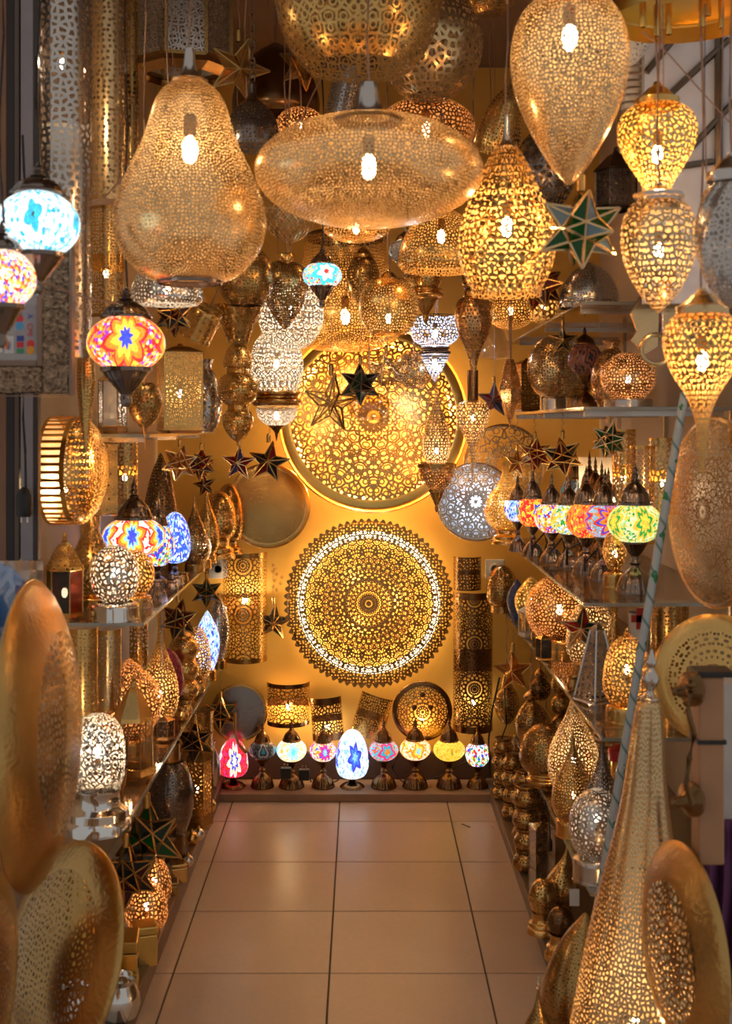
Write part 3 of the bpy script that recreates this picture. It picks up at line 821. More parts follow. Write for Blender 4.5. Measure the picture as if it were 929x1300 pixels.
# ------------------------------------------------------------------ big lamps hanging at the front
PEN = 'pendant_lamp'
lamp(PEN, 'large pear-shaped pierced pendant lamp with open bottom, lit, at upper left', 'lamp', 241, 2.7, [
    ('shade', 'pale:cell:4.6:.15', 'pear', 96, 358, 194), ('rim', 'pewter', 'ring', 353, 361, 84), ('cap', 'silver', 'neck', 62, 102, 46)],
    lit=(190, .9), cord='cord', bulbsize=.03)
lamp(PEN, 'wide flat disc-shaped pierced pendant lamp, lit, hanging at top centre', 'lamp', 468, 2.55, [
    ('shade', 'pale:cell:4.6:.15:10', 'sphere', 148, 288, 290), ('cap', 'silver', 'neck', 106, 156, 84)],
    lit=(212, .62), cord='cord', bulbsize=.026)
lamp(PEN, 'huge gold pierced globe lamp cut off by the top edge of the picture', 'lamp', 455, 2.9, [
    ('shade', 'gold:loop:15:.14:8', 'globe', -118, 88, 214)], cord='cord')
lamp(PEN, 'silvery pierced globe lamp with petal pattern behind the huge gold globe', 'lamp', 545, 3.35, [
    ('shade', 'pale:cell:10:.15:8', 'ball', -14, 123, 136), ('cap', 'brass', 'cap', -34, -10, 44)], cord='chain')
lamp(PEN, 'large egg-shaped pierced pendant lamp with pointed bottom, lit, upper right', 'lamp', 723, 2.5, [
    ('shade', 'pale:cell:5.4:.15', 'eggdown', -8, 235, 150), ('cap', 'gold', 'cap', -34, -3, 90)],
    lit=(48, .8), cord='cord', bulbsize=.026)
lamp(PEN, 'bright gold pear-shaped pierced pendant lamp beside the green star', 'lamp', 643, 2.8, [
    ('shade', 'gold:cell:8.5:.12:14', 'pearlit', 178, 366, 124), ('rim', 'gold:cell:6:.12', 'cyl', 364, 376, 88), ('cap', 'silver', 'neck', 146, 186, 22)],
    lit=(288, 3.6), cord='cord', bulbsize=.022)
lamp(PEN, 'small bright light-bulb-shaped gold pierced pendant at upper right', 'lamp', 834, 2.7, [
    ('shade', 'gilt:cell:7.5:.12', 'bulb', 132, 248, 100), ('cap', 'gold', 'cap', 104, 138, 56)], lit=(196, 4.2), cord='cord', bulbsize=.02)
lamp(PEN, 'egg-shaped pierced pendant with screw collar below the bulb-shaped one', 'lamp', 836, 2.6, [
    ('shade', 'pale:cell:8:.15:10', 'eggcut', 256, 398, 96), ('collar', 'silver', 'cap', 232, 262, 54), ('screw', 'silver', 'ring', 246, 252, 66, {'n': 8, 'under': 'collar'})],
    lit=(318, 2.0), cord='cord', bulbsize=.016)
lamp(PEN, 'bright rounded gold pendant with long tapering tail at the right edge', 'lamp', 891, 2.5, [
    ('shade', 'gold:cell:8:.13:10', 'longdown', 396, 600, 98), ('collar', 'pale', 'cap', 366, 402, 66)], lit=(458, 3.6), cord='cord', bulbsize=.02)
lamp(PEN, 'silver swirl-ribbed pendant lamp cropped by the right edge', 'lamp', 928, 2.25, [
    ('shade', 'silver:cell:7:.17:8', 'ovoid', 226, 392, 92, {'flute': (8, .10), 'swirl': 2.5}), ('collar', 'silver', 'cap', 194, 232, 62)], cord='cord')
r = lamp('ceiling_canopy', 'round polished brass ceiling plate with several outlets at upper right', 'plate', 868, 2.75, [
    ('plate', 'gilt', 'capflat', -8, 26, 190)], cord='cord')
for k, (x, y) in enumerate(((812, 40), (832, 48), (850, 42), (886, 40), (897, 22), (917, 34))):
    sc = 2.75 / F
    MB().lathe([(.006, 0), (.008, .004), (.006, .03), (.0075, .034), (.0075, .07)], 12).build('outlet', mat('gilt'), r, ((x - 868) * sc, -.03 + .02 * (k % 3), -(y - 26) * sc), smooth=True)
def string(label, pts, d, r=.0016, m='cordbrown'):
    o = MB().tube([at(x, y, d + dd) for x, y, dd in pts], r, 5).build('cord', mat(m), smooth=True)
    tag(o, label, 'cord'); return o
string('pinkish cord slung diagonally across the pale door panel', [(815, 40, 0), (850, 70, 0), (885, 110, 0), (930, 160, 0)], 2.52)
string('straight pinkish cord hanging from the brass plate to the bulb-shaped lamp', [(841, 5, 0), (842, 60, 0), (842, 118, .1)], 2.55)
string('thin cord hanging down beside the ribbed silver pendant', [(895, 5, 0), (894, 120, 0), (897, 236, 0)], 2.52)
string('thin cord hanging at the far right edge in front of the pale door', [(918, 0, 0), (917, 100, 0), (914, 205, 0)], 2.5)
string('thin pinkish wire strung from the aqua mosaic lamp to the sunset mosaic lamp', [(50, 356, -.3), (100, 376, -.2), (150, 385, 0)], 2.75, .0022)
string('thin pinkish wire running up from the tall cylinder to the pear lamp', [(112, 262, 0), (135, 248, 0), (165, 215, -.1)], 2.9, .002)

star('large green and clear glass star lantern with brass frame at upper right', 737, 291, 112, 2.6, ['green', 'green', 'ice', 'green'], 12, 'pale', rot=(.18, .05, .05), split=True, tr=.25)
mosaic_hang('white and turquoise mosaic glass pendant lamp at the upper left edge', 48, 'aqua', 243, 325, 106, 206, 374, 2.4)
mosaic_hang('speckled orange and white mosaic pendant cut off by the left edge', 2, 'confetti', 316, 390, 86, 280, 442, 2.3)
mosaic_hang('orange mosaic pendant lamp with a blue star, lit, left of centre', 160, 'sunset', 400, 470, 99, 362, 517, 2.85)

# ------------------------------------------------------------------ upper left cluster
sconce('tall silver half-round pierced wall lamp lit from inside at upper left', 82, -60, 455, 70, 3.02, 'silver:cell:9:.17', lit=6, band=.012, metal='silver', litpos=.72)
sconce('tall brass half-round wall lamp with triangular holes beside the silver one', 138, -30, 256, 44, 3.4, 'pale:tridots:7:.34', band=.02, metal='pale')
sconce('narrow brass wall lamp half hidden behind the pear lamp', 167, 4, 210, 18, 3.55, 'brass:tridots:7:.34', band=.02)
sconce('dark gold half-round wall lamp below the triangular-holed one', 136, 264, 404, 44, 3.45, 'gold:dots:4:.36', band=.03, lit=.5, tint='warm')
lantern('large eight-sided silver pierced ceiling lantern in brass frame at top left', 233, 3.7, -50, -40, 84, 100, 126, 'silver:loop:9:.15', 'brass', 8, cord='chain', spin=.2)
star('big open brass star lantern hanging near the chain at top left', 303, 88, 80, 3.5, ['amber'], 5, 'brass', rot=(.2, .3, .3), tr=.6)
lamp(PEN, 'grey metal dome lamp on a chain near the top left', 'lamp', 320, 3.35, [
    ('shade', 'pewter:dots:5:.30', 'dome', 128, 188, 72), ('cap', 'pewter', 'neck', 104, 132, 30)], cord='chain')
lamp(PEN, 'dark bronze bell lamp in the shadow behind the disc lamp', 'lamp', 350, 4.2, [
    ('shade', 'bronze', 'bell', 56, 150, 112), ('socket', 'white', 'cyl', 94, 112, 12)], cord='cord')
star('slim brass star with long spike pointing down under the huge globe', 386, 82, 66, 3.9, ['amber'], 12, 'brass', tr=.3)
lamp(PEN, 'small copper pierced disc lamp, lit, left above the wide disc', 'lamp', 381, 3.9, [
    ('shade', 'copper:cell:5:.13', 'sphere', 136, 186, 64)], lit=(160, 1.2), cord='cord')
lamp(PEN, 'silver cylinder lamp hanging tilted behind the wide disc lamp', 'lamp', 432, 3.6, [
    ('shade', 'silver:dots:4:.3', 'cyl', 86, 160, 44)], cord='cord', rot=(0, .2, 0))
lamp(PEN, 'copper pierced disc lamp behind the right half of the wide disc', 'lamp', 541, 3.75, [
    ('shade', 'copper:cell:5.5:.15', 'sphere', 125, 200, 124), ('cap', 'brass', 'cap', 108, 130, 34)], lit=(165, .6), cord='chain')
lamp(PEN, 'small gold globe lamp at the top edge right of centre', 'lamp', 622, 3.6, [
    ('shade', 'gold:dots:4:.34', 'ball', -50, 18, 72)], cord='chain')
lamp(PEN, 'gold bell-shaped lamp with open bottom beside the large egg lamp', 'lamp', 627, 3.45, [
    ('shade', 'gold:dots:4.5:.34', 'bell', 108, 196, 58)], cord='chain', rot=(.3, .25, 0))
lamp(PEN, 'dull silver pierced globe half hidden below the large egg lamp', 'lamp', 692, 3.4, [
    ('shade', 'pewter:cell:8:.17:8', 'ball', 164, 264, 78)], cord='cord')
lamp(PEN, 'white-silver gourd lamp with dark dots at the top right', 'lamp', 798, 3.0, [
    ('shade', 'ivory:dots:7:.22', [(.15,0),(.6,.1),(.95,.22),(1,.34),(.86,.5),(.7,.58),(.66,.64),(.8,.76),(.78,.88),(.5,.97),(.2,1)], -30, 84, 56)], cord='cord')
lantern('grey metal lantern with square pierced windows right of the large egg', 782, 3.35, 186, 218, 262, 268, 52, 'pewter:loop:7:.2', 'pewter', 6, cord='cord')
lamp(PEN, 'whitish pierced cylinder lamp with maze pattern at upper right', 'lamp', 803, 3.2, [
    ('shade', 'ivory:bars:9:.6', 'cyl', 84, 140, 30), ('cap', 'ivory', 'capflat', 78, 86, 32)], cord='cord')
lamp(PEN, 'basket-like brass globe with diamond lattice behind the disc lamp', 'lamp', 367, 3.5, [
    ('shade', 'pale:net:11:.22:22', 'bowl', 258, 308, 72)], cord='cord')
lamp(PEN, 'brass bowl lamp with open bottom right of the pear lamp', 'lamp', 312, 3.5, [
    ('shade', 'brass:dots:4:.3', 'globe', 318, 386, 72), ('rim', 'bronze', 'ring', 380, 388, 42)], cord='cord')
lamp(PEN, 'silver half-open shade lamp behind the sunset mosaic lamp', 'lamp', 212, 3.25, [
    ('shade', 'silver:cell:5:.2', 'bell', 322, 387, 92)], lit=(366, .35, 'white'), cord='cord')
lamp(PEN, 'gold glowing shade under the wide disc, left of the pear lit lamp', 'lamp', 560, 3.6, [
    ('shade', 'gold:cell:4.5:.14', 'bell', 262, 345, 110)], lit=(300, .6), cord='cord')
lamp(PEN, 'shallow gold dish lamp just below the wide disc', 'lamp', 452, 3.7, [
    ('shade', 'gold:cell:4.5:.14', 'sphere', 262, 308, 90)], lit=(290, .7), cord='cord')
star('dark brown six-pointed star behind the sunset mosaic lamp', 220, 402, 54, 3.5, ['maroon', 'dark'], 12, 'brass')
lamp('pierced_drum', 'brass drum lamp with round holes beside the dark brown star', 'lamp', 246, 3.78, [
    ('body', 'gold:dots:9:.2', 'drum', 384, 428, 46)], cord='cord', rot=(.25, .5, 0))
lamp('crown_ring', 'pierced brass crown-shaped ring lamp left of the white bowl lamp', 'lamp', 302, 3.88, [
    ('upper_band', 'brass:cell:7:.16:12', 'frustum_up', 388, 412, 70), ('lower_band', 'brass:cell:6:.16:12', 'frustum_up', 412, 436, 42)], cord='cord')

# ------------------------------------------------------------------ middle cluster
mosaic_hang('small turquoise and white mosaic pendant above the centre', 409, 'lagoon', 332, 366, 50, 310, 390, 3.55)
lamp(PEN, 'dark gold egg-shaped pierced lamp hanging over the white bowl lamp', 'lamp', 362, 3.7, [
    ('shade', 'brass:dots:3.4:.36', 'eggdown', 331, 418, 60), ('collar', 'gold', 'ring', 322, 333, 24)], cord='cord')
lamp(PEN, 'white glowing pierced bowl lamp left of centre', 'lamp', 369, 4.1, [
    ('shade', 'ivory:loop:8:.13:10', 'sphere', 352, 446, 84)], lit=(392, 2.0, 'white'), cord='cord')
lamp(PEN, 'white glowing pierced cup lamp with broad brass ring left of the tray', 'lamp', 351, 4.36, [
    ('shade', 'ivory:loop:7:.13:12', 'globe', 424, 502, 68), ('ring', 'brass', 'band', 496, 520, 64), ('lower_shade', 'ivory:loop:5:.13:12', 'bowl', 518, 542, 52), ('finial', 'bronze', 'spikedown', 540, 560, 22)],
    lit=((462, 2.2, 'white'), (528, .5, 'white')), cord='cord')
lamp(PEN, 'big gold pierced bell shade glowing in front of the upper tray', 'lamp', 438, 4.62, [
    ('shade', 'gold:cell:4:.12:12', 'bigbell', 302, 446, 152), ('top_plate', 'bronze', 'capflat', 292, 306, 96)], lit=(402, 1.1), cord='chain')
lamp(PEN, 'small oval gold lamp with collar left of the open globe', 'lamp', 461, 3.97, [
    ('shade', 'brass:cell:4:.16:8', 'ovoid', 325, 390, 42), ('collar', 'gold', 'cap', 312, 329, 24)], cord='cord')
lamp(PEN, 'gold globe lamp with flat open bottom, lit, near the centre', 'lamp', 493, 3.75, [
    ('shade', 'gold:cell:4:.17', 'globe', 354, 424, 76), ('collar', 'gold', 'cap', 342, 360, 30), ('rim', 'gold', 'ring', 421, 425, 44)], lit=(404, .7, 'white'), cord='cord')
mosaic_hang('unlit grey mosaic pendant with a blue ringed medallion', 516, 'medal', 303, 334, 46, 284, 353, 3.75)
lamp(PEN, 'long-necked brass gourd lamp right of the medallion pendant', 'lamp', 540, 3.9, [
    ('neck', 'gold', 'spike', 280, 322, 20), ('shade', 'gold:cell:4.5:.2', 'globe', 318, 370, 44), ('ring', 'gold', 'band', 366, 380, 46), ('cup', 'brass', 'mcup', 376, 410, 32)], cord='cord')
lamp(PEN, 'blue-white glowing pierced lamp with cone below, right of centre', 'lamp', 552, 4.4, [
    ('shade', 'silver:cell:4.5:.14:8', 'polybowl', 400, 442, 68), ('ring', 'pewter', 'band', 440, 453, 40), ('cone', 'silver:cell:4:.14:8', 'cone_up', 451, 484, 38)],
    lit=((424, 4.5, 'cool'), (462, 1.0, 'cool')), cord='cord')
lamp(PEN, 'translucent gold globe hanging before the upper tray', 'lamp', 524, 4.5, [
    ('shade', 'pale:cell:3.6:.13', 'ball', 446, 494, 50)], cord='cord')
lamp(PEN, 'pale smoky glass globe hanging below the black star', 'lamp', 468, 4.5, [
    ('shade', 'smokeglass', 'ball', 496, 534, 56)], cord='cord')
lamp(PEN, 'brown pierced drop-shaped lamp with long tail right of centre', 'lamp', 601, 3.9, [
    ('shade', 'copper:cell:4.5:.2:10', 'longdown', 376, 506, 48), ('collar', 'gold', 'ring', 369, 380, 26), ('upper', 'brass:dots:4:.3', 'sphere', 338, 372, 32)], cord='cord')
lamp(PEN, 'slim bright pierced drop lamp with pointed tail in front of the blue-lit tray', 'lamp', 600, 4.05, [
    ('shade', 'pale:cell:4.2:.15:10', 'teardown', 508, 614, 44), ('rod', 'bronze', 'cyl', 470, 510, 14)], lit=(531, 1.3, 'white'), cord='cord')
lamp(PEN, 'long-necked glowing lamp with bowl underneath at the tray edge', 'lamp', 554, 4.5, [
    ('shade', 'pale:cell:4:.16:10', 'tear', 484, 592, 36), ('bowl', 'copper:cell:4:.18', 'bowl', 590, 624, 46), ('plate', 'brass', 'ring', 588, 594, 50), ('finial', 'brass', 'mcup', 622, 650, 20)], lit=(573, 1.3, 'white'), cord='cord')
star('clear glass five-pointed star hanging before the upper tray', 420, 512, 76, 4.2, ['clearish'], 5, 'brass', rot=(.1, .1, .35), split=True, tr=.78)
star('black glass star hanging before the upper tray', 457, 488, 56, 4.15, ['black', 'darkgreen'], 12, 'dark', rot=(.3, 0, .1), tr=.1)
star('pale clear glass star right of the black star', 490, 472, 52, 4.3, ['clearish'], 12, 'pale', tr=.75)

# ------------------------------------------------------------------ back wall
bt = tray('largest round gold tray with lacework and deep rim high on the back wall', 474, 530, 117, 5.17, ('gold:loop:10:.17:12', 'gilt'), (R2(82), 0, 0), dome=.05, rimw=.10)
MB().lathe([(.33, -.10), (.405, -.035), (.40, 0)], 64).build('deep_rim', mat('gilt'), bt, smooth=True)
for k in range(6):
    a = k * PI / 3 + .3
    ld = bpy.data.lights.new('tray_light', 'POINT'); ld.energy = 1.7; ld.color = WARM; ld.shadow_soft_size = .02
    lo = bpy.data.objects.new('tray_light', ld); link(lo, bt); lo.location = (.2 * math.cos(a), .2 * math.sin(a), -.075)
mt = tray('round mandala tray with scalloped edge, backlit, in the middle of the back wall', 468, 766, 104, 5.29, ('brass:loop:5.8:.19:24', 'brass:dots:4:.3'), (PI / 2, 0, 0), dome=.03, rimw=.105, serr=72, name='backlit_tray')
ring = MB().torus((0, 0, -.030), .296, .016, 'Z', 64, 8).build('light_strip', emit('strip_glow', (1, .80, .46), 3.2), mt, smooth=True)
for k in range(13):  # lights along the strip; the last few are added fill behind the centre
    a = k * PI / 5
    ld = bpy.data.lights.new('strip_and_fill_light', 'POINT'); ld.energy = .58; ld.color = (1, .70, .34); ld.shadow_soft_size = .02
    lo = bpy.data.objects.new('strip_and_fill_light', ld); link(lo, mt); lo.location = (.285 * math.cos(a), .285 * math.sin(a), -.02) if k < 10 else (.12 * math.cos(k * 2.1), .12 * math.sin(k * 2.1), -.03)
rt = tray('smaller round tray with flower lace lit bluish white on the right', 604, 637, 50, 5.1, ('silver:loop:9:.17:8', 'silver'), (R2(86), 0, R2(-6)), dome=.08, rimw=.08, name='backlit_tray')
glow(rt, (0, 0, -.06), .16, .9, 'cool', .012)
MB().lathe([(0, -.09), (.15, -.085)], 40).build('diffuser', simple('diffuser_white', (.85, .85, .82), .6), rt)
tray('plain dull gold round tray hanging low behind the stars on the left', 340, 642, 54, 5.28, ('brass', 'gold'), (R2(84), 0, R2(8)), dome=.08, rimw=.12)
tray('round white lacework tray behind the glowing drop lamp on the right', 640, 590, 52, 5.25, ('pale:loop:12:.1:10', 'pale'), (R2(86), 0, 0), dome=.08, rimw=.08)
sconce('large half-round brass wall lamp with two rosettes, lit, left of the mandala tray', 311, 700, 838, 56, 5.33, 'brass:ros:4.4:.11:14', lit=2.6, band=.045, metal='brass', tint='white', litpos=.55)
sconce('short half-round wall lamp with one rosette, lit, above the cream mosaic lamp', 366, 864, 918, 54, 5.33, 'brass:ros:4:.11:14', lit=2.2, band=.10, metal='bronze', tint='warm')
sconce('small tilted half-round wall lamp, lit at its lower half, above the plum mosaic lamp', 417, 884, 938, 40, 5.33, 'bronze:cell:4.5:.15', lit=.9, band=.16, metal='bronze', roll=-.08, litpos=.3, depth=.3)
sconce('unlit fine-mesh half-round wall lamp tilted on the back wall', 464, 880, 934, 42, 5.33, 'brass:dots:3.2:.34', band=.04, metal='brass', roll=.30, depth=.25)
wl = tray('round brass wall lamp with three bosses, lit, under the mandala tray', 536, 903, 38, 5.315, ('brass:cell:4:.12:12', 'bronze'), (R2(90), 0, 0), dome=.14, rimw=.16, name='round_wall_lamp', cat='lamp')
glow(wl, (0, -.045, -.022), .10, 1.0, 'warm', .012)
for bx, by in ((-.035, .02), (.035, .02), (0, .075)):
    MB().lathe([(.012, 0), (.010, .006), (0, .008)], 12).build('boss', mat('bronze'), wl, (bx, by, .014), smooth=True)
sconce('dark half-round wall lamp on the right of the back wall, upper of two', 593, 706, 748, 35, 5.33, 'bronze:dots:4:.25', band=.05, metal='bronze')
sconce('tall dark half-round wall lamp on the right of the back wall, faintly lit', 600, 750, 926, 50, 5.33, 'bronze:ros:4:.16:16', lit=.45, band=.05, metal='bronze', litpos=.2)
tray('dull silver round dish leaning behind the red mosaic lamp', 303, 905, 36, 5.315, ('pewter', 'brass'), (R2(84), 0, R2(5)), dome=.06, rimw=.10)
star('dark glass star hanging left of the mandala tray', 347, 790, 48, 5.318, ['black'], 5, 'brass', rot=(.12, .1, .05), hang=715, tr=.1)
cr = thing('crystal_drop', 'small cluster of clear crystal drops on the back wall', 'ornament', at(352, 755, 5.3))
for k in range(9):
    MB().lathe([(0, 0), (.008, .008), (.009, .013), (0, .022)], 6).build('crystal', mat('clear'), cr, (random.uniform(-.022, .022), random.uniform(-.012, .01), .012 + k * .013))
for lb, x, y, d_, nm in (('white double socket on the back wall right of the mandala tray', 628, 722, 5.352, 'power_socket'), ('white socket on the back wall left of the rosette wall lamp', 277, 722, 5.352, 'power_socket')):
    so = thing(nm, lb, 'socket', at(x, y, d_))
    MB().box((-.042, -.008, -.042), (.042, 0, .042)).build('plate', mat('white'), so, bevel=.003)
    MB().lathe([(.022, 0), (.022, .012), (.016, .012), (.016, .002), (0, .002)], 20).build('outlet', mat('white'), so, (0, -.006, 0), (PI / 2, 0, 0), smooth=False)
    MB().bar((-.008, -.002, 0), (-.008, -.012, 0), .0025, 6).build('hole', mat('black'), so)

# mosaic table lamps on the plank in front of the back wall
z0 = .035; dd = 5.22
def ml(label, cx, key, gt, gb, gw, ct, bw, cap=True, shape='ball', metal='bronze', dy=0.):
    return mosaic_table(label, cx, key, gt, gb, gw, ct, 1005, bw, d=dd + dy, rest=z0, cap=cap, shape=shape, metal=metal)
ml('red mosaic table lamp with round white medallions at the left end of the plank', 296, 'ruby', 944, 992, 38, 0, 32, cap=False, shape='egg')
ml('dark unlit mosaic table lamp next to the red one', 333, 'smoke', 946, 969, 35, 922, 30)
ml('cream mosaic table lamp with pale blue flower, third on the plank', 370, 'cream', 944, 972, 38, 919, 33)
ml('mosaic table lamp with purple flowers, fourth on the plank', 410, 'plum', 946, 972, 34, 920, 30)
ml('tall egg-shaped white and blue mosaic lamp in the middle of the plank', 447, 'delft', 932, 994, 42, 0, 32, cap=False, shape='egg')
ml('teal and orange mosaic table lamp right of the blue egg lamp', 487, 'teal', 945, 971, 37, 917, 33)
ml('peach and orange mosaic table lamp under the round wall lamp', 527, 'peach', 943, 970, 39, 916, 33)
ml('yellow mosaic table lamp, second from the right on the plank', 570, 'honey', 944, 971, 40, 914, 33)
ml('white mosaic table lamp with coloured dots at the right end of the plank', 606, 'candy', 947, 979, 31, 924, 28)
o = MB().tube([at(298, 905, 5.1), at(298, 930, 5.1), at(302, 944, 5.2), at(312, 955, 5.15)], .007, 6).build('ribbon_strip', simple('orange_strip', (.6, .28, .05), .5), smooth=True)
tag(o, 'orange ribbon hanging over the red mosaic lamp', 'ribbon')
for lb, pts in (('black lamp cord lying on the plank near the cream lamp', [(378, 975), (392, 985), (396, 996), (410, 1000), (430, 990)]),
                ('black lamp cord looped behind the peach lamp', [(505, 960), (498, 975), (510, 992), (540, 990), (560, 985), (600, 962)])):
    o = MB().tube([at(x, y, 5.29) for x, y in pts], .003, 6).build('power_lead', mat('black'), smooth=True); tag(o, lb, 'cord')
for lb, x, y in (('black plug adapter hanging by the cream mosaic lamp', 386, 982), ('black plug adapter in front of the cream mosaic lamp base', 363, 980)):
    pl = thing('plug_adapter', lb, 'plug', at(x, y + 8, 5.14))
    MB().box((-.022, -.015, 0), (.022, .015, .045)).build('body', mat('black'), pl, bevel=.003)
    for q in (-.007, .007): MB().bar((q, 0, .044), (q, 0, .060), .0022, 6).build('pin', mat('steel'), pl)
string('bundle of black lamp leads hanging down beside the white dotted lamp', [(634, 860, 0), (625, 900, 0), (620, 940, 0), (622, 985, 0)], 5.05, .004, 'black')
string('second black lead looping down the right corner of the back wall', [(640, 870, 0), (643, 920, 0), (632, 950, 0), (628, 1000, 0)], 5.0, .003, 'black')
string('bent wire lying on the floor tiles near the right kerb', [(586, 1046, 0), (596, 1050, .0), (612, 1058, 0), (626, 1050, 0)], 4.8, .002, 'dark')
def facing(n): return Vector(n).to_track_quat('Z', 'Y').to_euler()
TB = 'table_lamp'
NAMED['tanned'] = lambda: mat('beaten')
# ------------------------------------------------------------------ left: mirror, trays, wall lamps near the front
mx0, mx1, my0, my1, md = -95, 92, 292, 500, 2.6
mr = thing('framed_mirror', 'mirror in a carved metal frame with payment stickers at the left edge', 'mirror', at((mx0 + mx1) / 2, my1, md))
sc = md / F; mw = (mx1 - mx0) * sc / 2; mh = (my1 - my0) * sc; fw = 34 * sc
carved = mat('pewter:cell:3:.0')
def carved_mat():
    t = NT('carved_tin'); co = t.n('ShaderNodeTexCoord').outputs['Object']
    v = t.n('ShaderNodeTexVoronoi', feature='F1'); v.inputs['Scale'].default_value = 110; t.l(co, v.inputs['Vector'])
    w = t.n('ShaderNodeTexWave'); w.inputs['Scale'].default_value = 24; w.inputs['Distortion'].default_value = 26; w.inputs['Detail'].default_value = 3; w.wave_type = 'RINGS'; t.l(co, w.inputs['Vector'])
    h = t.math('ADD', v.outputs['Distance'], t.math('MULTIPLY', w.outputs[0], .5))
    p = t.princ(Base_Color=t.mixc(h, (.07, .045, .03), (.40, .27, .17)), Metallic=.8, Roughness=.36)
    b = t.n('ShaderNodeBump'); b.inputs['Strength'].default_value = .9; b.inputs['Distance'].default_value = .006
    t.l(h, b.inputs['Height']); t.l(b.outputs[0], p.inputs['Normal']); t.l(p.outputs[0], t.out.inputs[0]); return t.m
cm_ = carved_mat()
for nm, a, b in (('frame_side', (mw - fw, -.03, 0), (mw, 0, mh)), ('frame_side', (-mw, -.03, 0), (-mw + fw, 0, mh)), ('frame_rail', (-mw + fw, -.03, 0), (mw - fw, 0, fw)), ('frame_rail', (-mw + fw, -.03, mh - fw), (mw - fw, 0, mh))):
    MB().box(a, b).build(nm, cm_, mr, bevel=.004)
iv = 8 * sc
for a, b in (((mw - fw - iv, -.022, fw), (mw - fw, -.002, mh - fw)), ((-mw + fw, -.022, fw), (mw - fw - iv, -.002, fw + iv)), ((mw, -.034, -.004), (mw + .006, 0, mh)), ((-mw, -.034, -.006), (mw + .006, 0, -.004))):
    MB().box(a, b).build('inner_bead', simple('bead_wood', (.26, .17, .12), .4, .4), mr, bevel=.002)
MB().box((-mw + fw, -.006, fw), (mw - fw, -.003, mh - fw)).build('mirror_glass', simple('mirror_pane', (.42, .38, .36), .12, .6, var=.1), mr)
def sticker(shape, x, y, w, h, col, rot=0):
    cxm = (mx0 + mx1) / 2
    X = (x - 6 - cxm) * sc; Z = (my1 - y) * sc
    m_ = simple('sticker_%d_%d_%d' % tuple(int(q * 99) for q in col), col, .5, var=.03)
    if shape == 'disc':
        b = MB(); b.poly([(w * sc / 2 * math.cos(a * PI / 10), 0, h * sc / 2 * math.sin(a * PI / 10)) for a in range(20)])
    else:
        b = MB(); b.poly([(-w*sc/2, 0, -h*sc/2), (w*sc/2, 0, -h*sc/2), (w*sc/2, 0, h*sc/2), (-w*sc/2, 0, h*sc/2)])
    b.build('sticker', m_, mr, (X, -.0068 - .0004 * sticker.k, Z), (0, rot, 0)); sticker.k += .2
sticker.k = 0
def lettering(txt, x, y, h, col, rot, parent, origin, scl, yoff):
    cu = bpy.data.curves.new('lettering', 'FONT'); cu.body = txt; cu.size = h * scl * 1.35; cu.extrude = .0003; cu.align_x = 'CENTER'; cu.align_y = 'CENTER'
    tmp = bpy.data.objects.new('lettering', cu); C.objects.link(tmp)
    me = bpy.data.meshes.new_from_object(tmp.evaluated_get(bpy.context.evaluated_depsgraph_get()))
    C.objects.unlink(tmp); bpy.data.objects.remove(tmp)
    me.materials.clear(); me.materials.append(simple('ink_%d_%d_%d' % tuple(int(q * 99) for q in col), col, .5, var=.02))
    o = bpy.data.objects.new('lettering', me); link(o, parent)
    o.location = ((x - 6 - origin[0]) * scl, yoff, (origin[1] - y) * scl); o.rotation_euler = (PI / 2, rot, 0); return o
org = ((mx0 + mx1) / 2, my1)
sticker('rect', 44, 418, 34, 62, (.36, .33, .34))
lettering('CMI', 45, 419, 7, (.7, .05, .06), PI / 2, mr, org, sc, -.0085)
lettering('A', 45, 402, 7, (.08, .12, .5), PI / 2, mr, org, sc, -.0085)
lettering('a', 34, 399, 7, (.1, .35, .6), PI / 2, mr, org, sc, -.0085)
for x, y, c in ((32, 405, (.7, .03, .05)), (32, 414, (.08, .35, .62)), (46, 437, (.75, .04, .04)), (46, 445, (.85, .35, .02))):
    sticker('disc', x, y, 10, 11, c)
for x, y, w, h, c in ((19, 438, 12, 22, (.62, .60, .58)), (16, 438, 4, 12, (.75, .2, .05)), (33, 430, 9, 7, (.04, .06, .3)), (33, 438, 9, 7, (.65, .03, .04)), (33, 446, 9, 6, (.05, .3, .12)), (6, 438, 9, 20, (.7, .68, .66))):
    sticker('rect', x, y, w, h, c)
lettering('VISA', 19, 439, 4, (.06, .08, .35), PI / 2, mr, org, sc, -.0090)

tray('large beaten gold dish with pierced centre hanging on edge at the left', 46, 930, 192, 2.5, ('brass:cell:10:.16', 'tanned'), facing((1, .03, .03)), dome=.26, rimw=.34)
tray('pale gold pierced dish leaning at the lower left', 76, 1212, 138, 2.62, ('brass:cell:8:.2', 'tanned'), facing((-.72, -.60, .33)), dome=.16, rimw=.26)
tray('copper dish edge showing at the lower left corner of the picture', -52, 1270, 190, 2.3, ('copper:cell:9:.25', 'tanned'), facing((1, -.1, 0)), dome=.2, rimw=.3)
NAMED['blueplastic'] = lambda: simple('blue_plastic', (.05, .25, .75), .25)
NAMED['film'] = lambda: thin_glass('plastic_film', (.82, .82, .86), .25, .18)
tray('blue plastic dish at the left edge above the large gold dish', -8, 775, 60, 2.72, ('blueplastic', 'blueplastic'), facing((.8, -.6, .1)), dome=.25, rimw=.2, name='plastic_dish')
b = MB(); random.seed(3)
gr = [[at(-8 + 9 * i, 712 + 12 * j, 2.66 + random.uniform(-.02, .02) + .01 * abs(i - 3)) for i in range(8)] for j in range(10)]
b.grid(gr)
tag(b.build('plastic_wrap', mat('film'), smooth=True), 'crumpled clear plastic wrap over the blue dish at the left edge', 'plastic')
